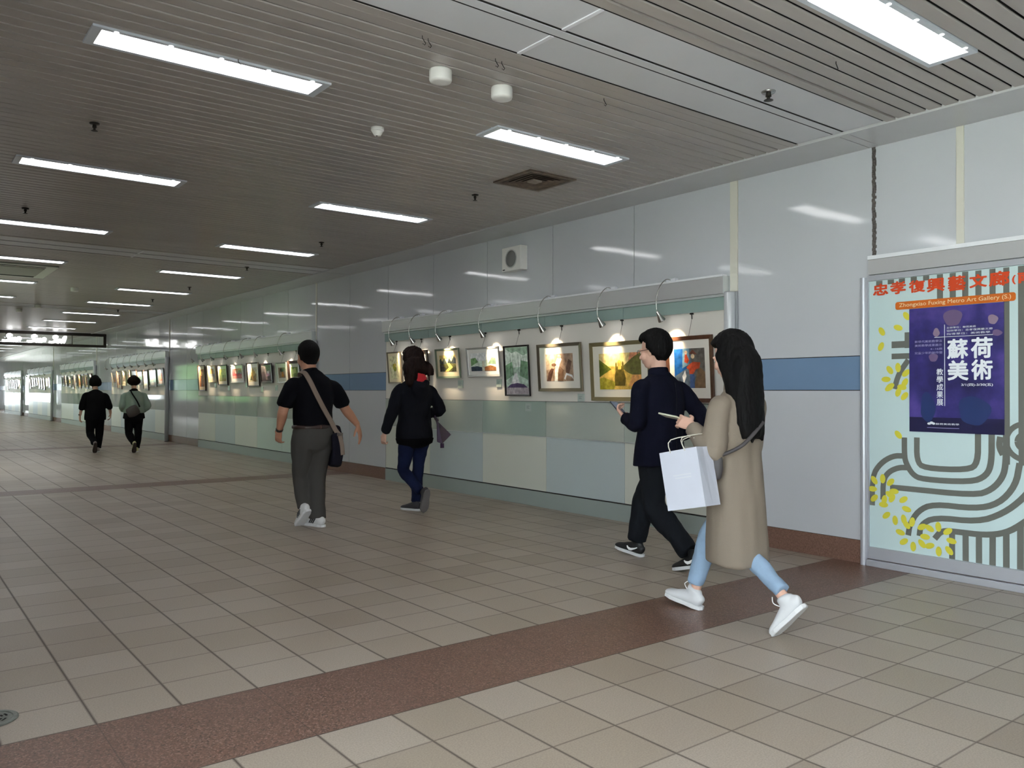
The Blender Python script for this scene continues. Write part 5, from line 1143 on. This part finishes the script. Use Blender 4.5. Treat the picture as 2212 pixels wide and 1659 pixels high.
    shoe(t, V(.025, .325, .095), (-.02, 1), -.16, m_w, m_ws, .97, laces=m_la)
    shoe(t, V(-.055, -.345, .185), (-.02, 1), .82, m_w, m_ws, .97, laces=m_la)
    # crossbody strap and small dark bag under the arm
    g = thing('shoulder_bag', 'small dark shoulder bag under the left arm of the woman in the trench coat', 'bag', (x0-.2, y0+.02, .80))
    m_d = mat('dark_grey_bag', (62, 58, 60), rough=.6)
    a = MB(); loft(a, [(V(-.205, .02, .80), (.03, .07)), (V(-.208, .02, .86), (.035, .085)), (V(-.20, .02, .93), (.025, .075))], m_d, 18); bake('bag_body', a, g, .007, 3)
    a = MB(); a.tube(catmull([V(-.20, -.04, .92), V(-.16, -.135, .97), V(-.10, -.16, 1.02), V(.0, -.17, 1.1)]), (.010), m_d, 8); obj('strap', a, g, smooth=True)
    # phone in the hand
    g = thing('mobile_phone', 'thin light phone held out by the woman in the trench coat', 'phone', (x0-.18, y0+.30, 1.10))
    pc = wrL+Vector((.022, .165, .045)); e1 = Vector((.05, .96, .12)).normalized(); e2 = Vector((.93, -.02, -.30)); e2 = (e2-e1*e2.dot(e1)).normalized(); e3 = e1.cross(e2)
    def q(f, s_, u): return pc+e1*f+e2*s_+e3*u
    a = MB(); m_ph = mat('phone_pale_case', (196, 196, 176), rough=.3)
    a.hexa([q(-.072, -.035, -.0045), q(.072, -.035, -.0045), q(.072, .035, -.0045), q(-.072, .035, -.0045), q(-.072, -.035, .0045), q(.072, -.035, .0045), q(.072, .035, .0045), q(-.072, .035, .0045)], m_ph); obj('shell', a, g, bevel=.002)
    n = .005 if e3.z > 0 else -.005
    a = MB(); a.face([q(-.066, -.032, n), q(.066, -.032, n), q(.066, .032, n), q(-.066, .032, n)], mat('phone_screen_dark', (50, 56, 64), rough=.1)); obj('screen', a, g, fix=False)
    # white paper carrier bag hanging from the left forearm
    g = thing('paper_bag', 'white paper carrier bag hanging from the left forearm of the woman in the trench coat', 'bag', (x0-.30, y0+.08, .63))
    m_p = mat('white_bag_paper', (192, 195, 208), rough=.55, var=.03, vscale=5)
    # bag seen edge-on in three quarter view: front face, side gusset, open top
    C = Vector((x0-.325, y0+.06, .80)); ux = Vector((-.15, .95, -.20)).normalized(); uz = Vector((.0, .20, .98)).normalized(); uy = ux.cross(uz).normalized()
    hw, hh, hd = .115, .155, .075
    def q(f, s_, u): return C+ux*f+uy*s_+uz*u
    def B8(k): return [q(-hw*k, -hd*k, -hh), q(hw*k, -hd*k, -hh), q(hw*k, hd*k, -hh), q(-hw*k, hd*k, -hh)]
    a = MB()
    c0 = [(-hw, -hd), (hw, -hd), (hw, 0), (hw, hd), (-hw, hd), (-hw, 0)]
    c1 = [(-hw, -hd), (hw, -hd), (hw*.93, 0), (hw, hd), (-hw, hd), (-hw*.93, 0)]
    for i in range(6):
        j = (i+1) % 6
        a.face([q(*c0[i], -hh), q(*c0[j], -hh), q(*c1[j], hh), q(*c1[i], hh)], m_p)
    a.face([q(*c, -hh) for c in c0], m_p)
    o = obj('bag_body', a, g); sm = o.modifiers.new('paper', 'SOLIDIFY'); sm.thickness = .0015
    a = MB(); m_cd = mat('paper_cord', (206, 200, 188), rough=.8)
    for sd in (-1, 1):
        a.tube(catmull([q(-.045, sd*hd, hh-.01), q(-.03, sd*hd*.8, hh+.06), elL.lerp(wrL, .25)+Vector((-.01, .0, .06-.0)), q(.04, sd*hd*.8, hh+.06), q(.045, sd*hd, hh-.01)]), .003, m_cd, 6)
    obj('cord_handle', a, g, smooth=True)
    a = MB(); m_pr = mat('faint_grey_print', (200, 202, 210), rough=.6)
    for k, (f0, f1, u) in enumerate(((-.06, .05, .02), (-.06, .04, .005))): a.face([q(f0, -hd-.0012, u), q(f1, -hd-.0012, u), q(f1, -hd-.0012, u+.006), q(f0, -hd-.0012, u+.006)], m_pr)
    for k, (f0, f1, u) in enumerate(((-.06, .05, .02), (-.06, .04, .005))): a.face([q(f0, hd+.0012, u), q(f1, hd+.0012, u), q(f1, hd+.0012, u+.006), q(f0, hd+.0012, u+.006)], m_pr)
    obj('faint_print', a, g, fix=False)
woman_trench()

# ------------------------------------------------------------------ the two women far along the concourse
def far_woman(kind):
    if kind == 0:
        x0, y0 = 3.52, 18.46
        t = thing('person', 'woman far ahead dressed all in black with bobbed dark hair, nearer the left', 'person', (x0, y0, 0))
    else:
        x0, y0 = 4.16, 18.03
        t = thing('person', 'woman far ahead in pale green jacket with a grey bag on her back', 'person', (x0, y0, 0))
    def V(x, y, z): return Vector((x0+x, y0+y, z))
    b = MB(); P, R = head(b, V(.0, .05, 1.45), 0, -.05, .95, m_skin2)
    loft(b, [(V(0, 0, 1.18), (.06, .055)), (V(0, .01, 1.28), (.05, .05)), (V(0, .03, 1.38), (.05, .055))], m_skin2, 14)
    loft(b, [(V(0, 0, .8), (.14, .10)), (V(0, 0, 1.0), (.13, .10)), (V(0, 0, 1.2), (.12, .08))], m_skin2, 16)
    if kind == 0:
        shL, elL, wrL = V(-.18, 0, 1.195), V(-.245, -.02, .95), V(-.275, .03, .76)
        shR, elR, wrR = V(.185, 0, 1.185), V(.255, -.03, .95), V(.29, .02, .79)
    else:
        shL, elL, wrL = V(-.18, 0, 1.195), V(-.235, -.03, .95), V(-.18, .14, .86)
        shR, elR, wrR = V(.185, 0, 1.195), V(.26, -.04, .95), V(.20, .12, .84)
    for sh, el, wr in ((shL, elL, wrL), (shR, elR, wrR)): loft(b, [(sh, .038), (el, .035), (wr, (.026, .022))], m_skin2, 12)
    hand(b, wrL, (0, .2, -1) if kind == 0 else (.3, .9, -.1), (.9, .2, 0), (.1, .9, .1), .95, m_skin2, .4)
    hand(b, wrR, (0, .1, -1) if kind == 0 else (-.3, .9, -.1), (-.9, .2, 0), (-.1, .9, .1), .95, m_skin2, .5)
    bake('body', b, t, .007, 2)
    if kind == 0:
        def ex(a, P, R, s): loft(a, [(P(0, -.03, .06), (.10, .095)), (P(0, -.03, -.02), (.118, .10)), (P(0, -.035, -.085), (.108, .08))], m_hairb, 22)
        hair_cap('hair', P, R, .95, m_hairb, t, thick=.018, low=-.05, side=.02, strands=.004, extra=ex)
    else:
        def ex(a, P, R, s): loft(a, [(P(0, -.02, .09), (.085, .09)), (P(0, -.025, .03), (.128, .11)), (P(0, -.03, -.03), (.118, .095)), (P(0, -.04, -.07), (.07, .06))], m_hairbr, 22)
        hair_cap('hair', P, R, .95, m_hairbr, t, thick=.018, low=-.05, side=.01, strands=.004, extra=ex)
    m_k = mat('black_top_cloth', (17, 17, 20), spec=.12, rough=.9); m_g = mat('pale_green_jacket', (146, 164, 152), rough=.85)
    s = MB(); mm = m_k if kind == 0 else m_g; zb = .66 if kind == 0 else .80
    loft(s, [(V(0, -.0, zb), (.20, .15)), (V(0, 0, zb+.08), (.205, .155)), (V(0, 0, .95), (.19, .145)), (V(0, 0, 1.10), (.195, .135)), (V(0, 0, 1.2), (.165, .105)), (V(0, .008, 1.265), (.08, .072))], mm, 28, flat=True)
    for sh, el, wr in ((shL, elL, wrL), (shR, elR, wrR)):
        loft(s, [(sh.lerp(V(0, 0, 1.15), .45), .055), (sh+Vector((0, 0, -.035)), .062), (sh.lerp(el, .5), .062), (el, .064), (el.lerp(wr, .35 if kind == 0 else .9), .056)], mm, 16)
    bake('top' if kind == 0 else 'jacket', s, t, .010, 4, (.006, 9, .7))
    if kind == 1:
        s = MB(); loft(s, [(V(0, 0, .70), (.212, .16)), (V(0, 0, .84), (.19, .145))], m_k, 24); obj('top_hem', s, t, smooth=True)
        s = MB(); loft(s, [(V(0, .0, 1.245), (.085, .08)), (V(0, .01, 1.285), (.07, .07))], m_k, 20); obj('scarf', s, t, smooth=True)
    m_t = mat('black_trousers', (15, 15, 18), spec=.12, rough=.9)
    legs('trousers', t, m_t, (V(0, 0, .72), .165, .14, .80), (V(-.085, 0, .70), V(-.09, .03, .40), V(-.05, -.2, .19), .098, .072, .055), (V(.085, 0, .70), V(.085, .03, .42), V(.06, 0, .08), .098, .074, .06), voxel=.010)
    m_f = mat('pale_grey_shoe' if kind == 0 else 'pale_yellow_shoe', (150, 138, 134) if kind == 0 else (196, 190, 140), rough=.6); m_fs = mat('dark_shoe_sole', (60, 48, 46), rough=.7)
    shoe(t, V(.05, -.01, .084), (0, 1), 0, m_f, mat('far_white_sole', (206, 206, 206), rough=.5), .93); shoe(t, V(-.045, -.235, .19), (.1, 1), .95, m_f, m_fs, .93)
    if kind == 0:
        a = MB(); loft(a, [(wrL+Vector((0, 0, .02)), (.03, .027)), (wrL+Vector((0, 0, .005)), (.03, .027))], m_k, 14, k=1); obj('bracelet', a, t)
    else:
        g = thing('shoulder_bag', 'grey brown bag slung across the back of the woman in the pale green jacket', 'bag', (x0-.06, y0-.17, .74))
        m_bg = mat('grey_brown_bag', (74, 68, 66), rough=.5)
        a = MB(); loft(a, [(V(-.16, -.165, .80), (.09, .045)), (V(-.07, -.175, .84), (.115, .055)), (V(.03, -.17, .90), (.10, .045))], m_bg, 20, ref=(0, 0, 1)); bake('bag_body', a, g, .008, 4)
        a = MB(); a.tube(catmull([V(-.075, .06, 1.25), V(-.08, -.04, 1.27), V(-.06, -.11, 1.2), V(.02, -.155, 1.05), V(.07, -.175, .93)]), (.014), m_k, 8); obj('strap', a, g, smooth=True)
        a = MB()
        for p in (V(.0, -.226, .93), V(.05, -.215, .80), V(-.15, -.218, .745)): a.ell(p, (.007, .007, .007), m_chrome, 8, 6)
        obj('studs', a, g)
far_woman(0); far_woman(1)
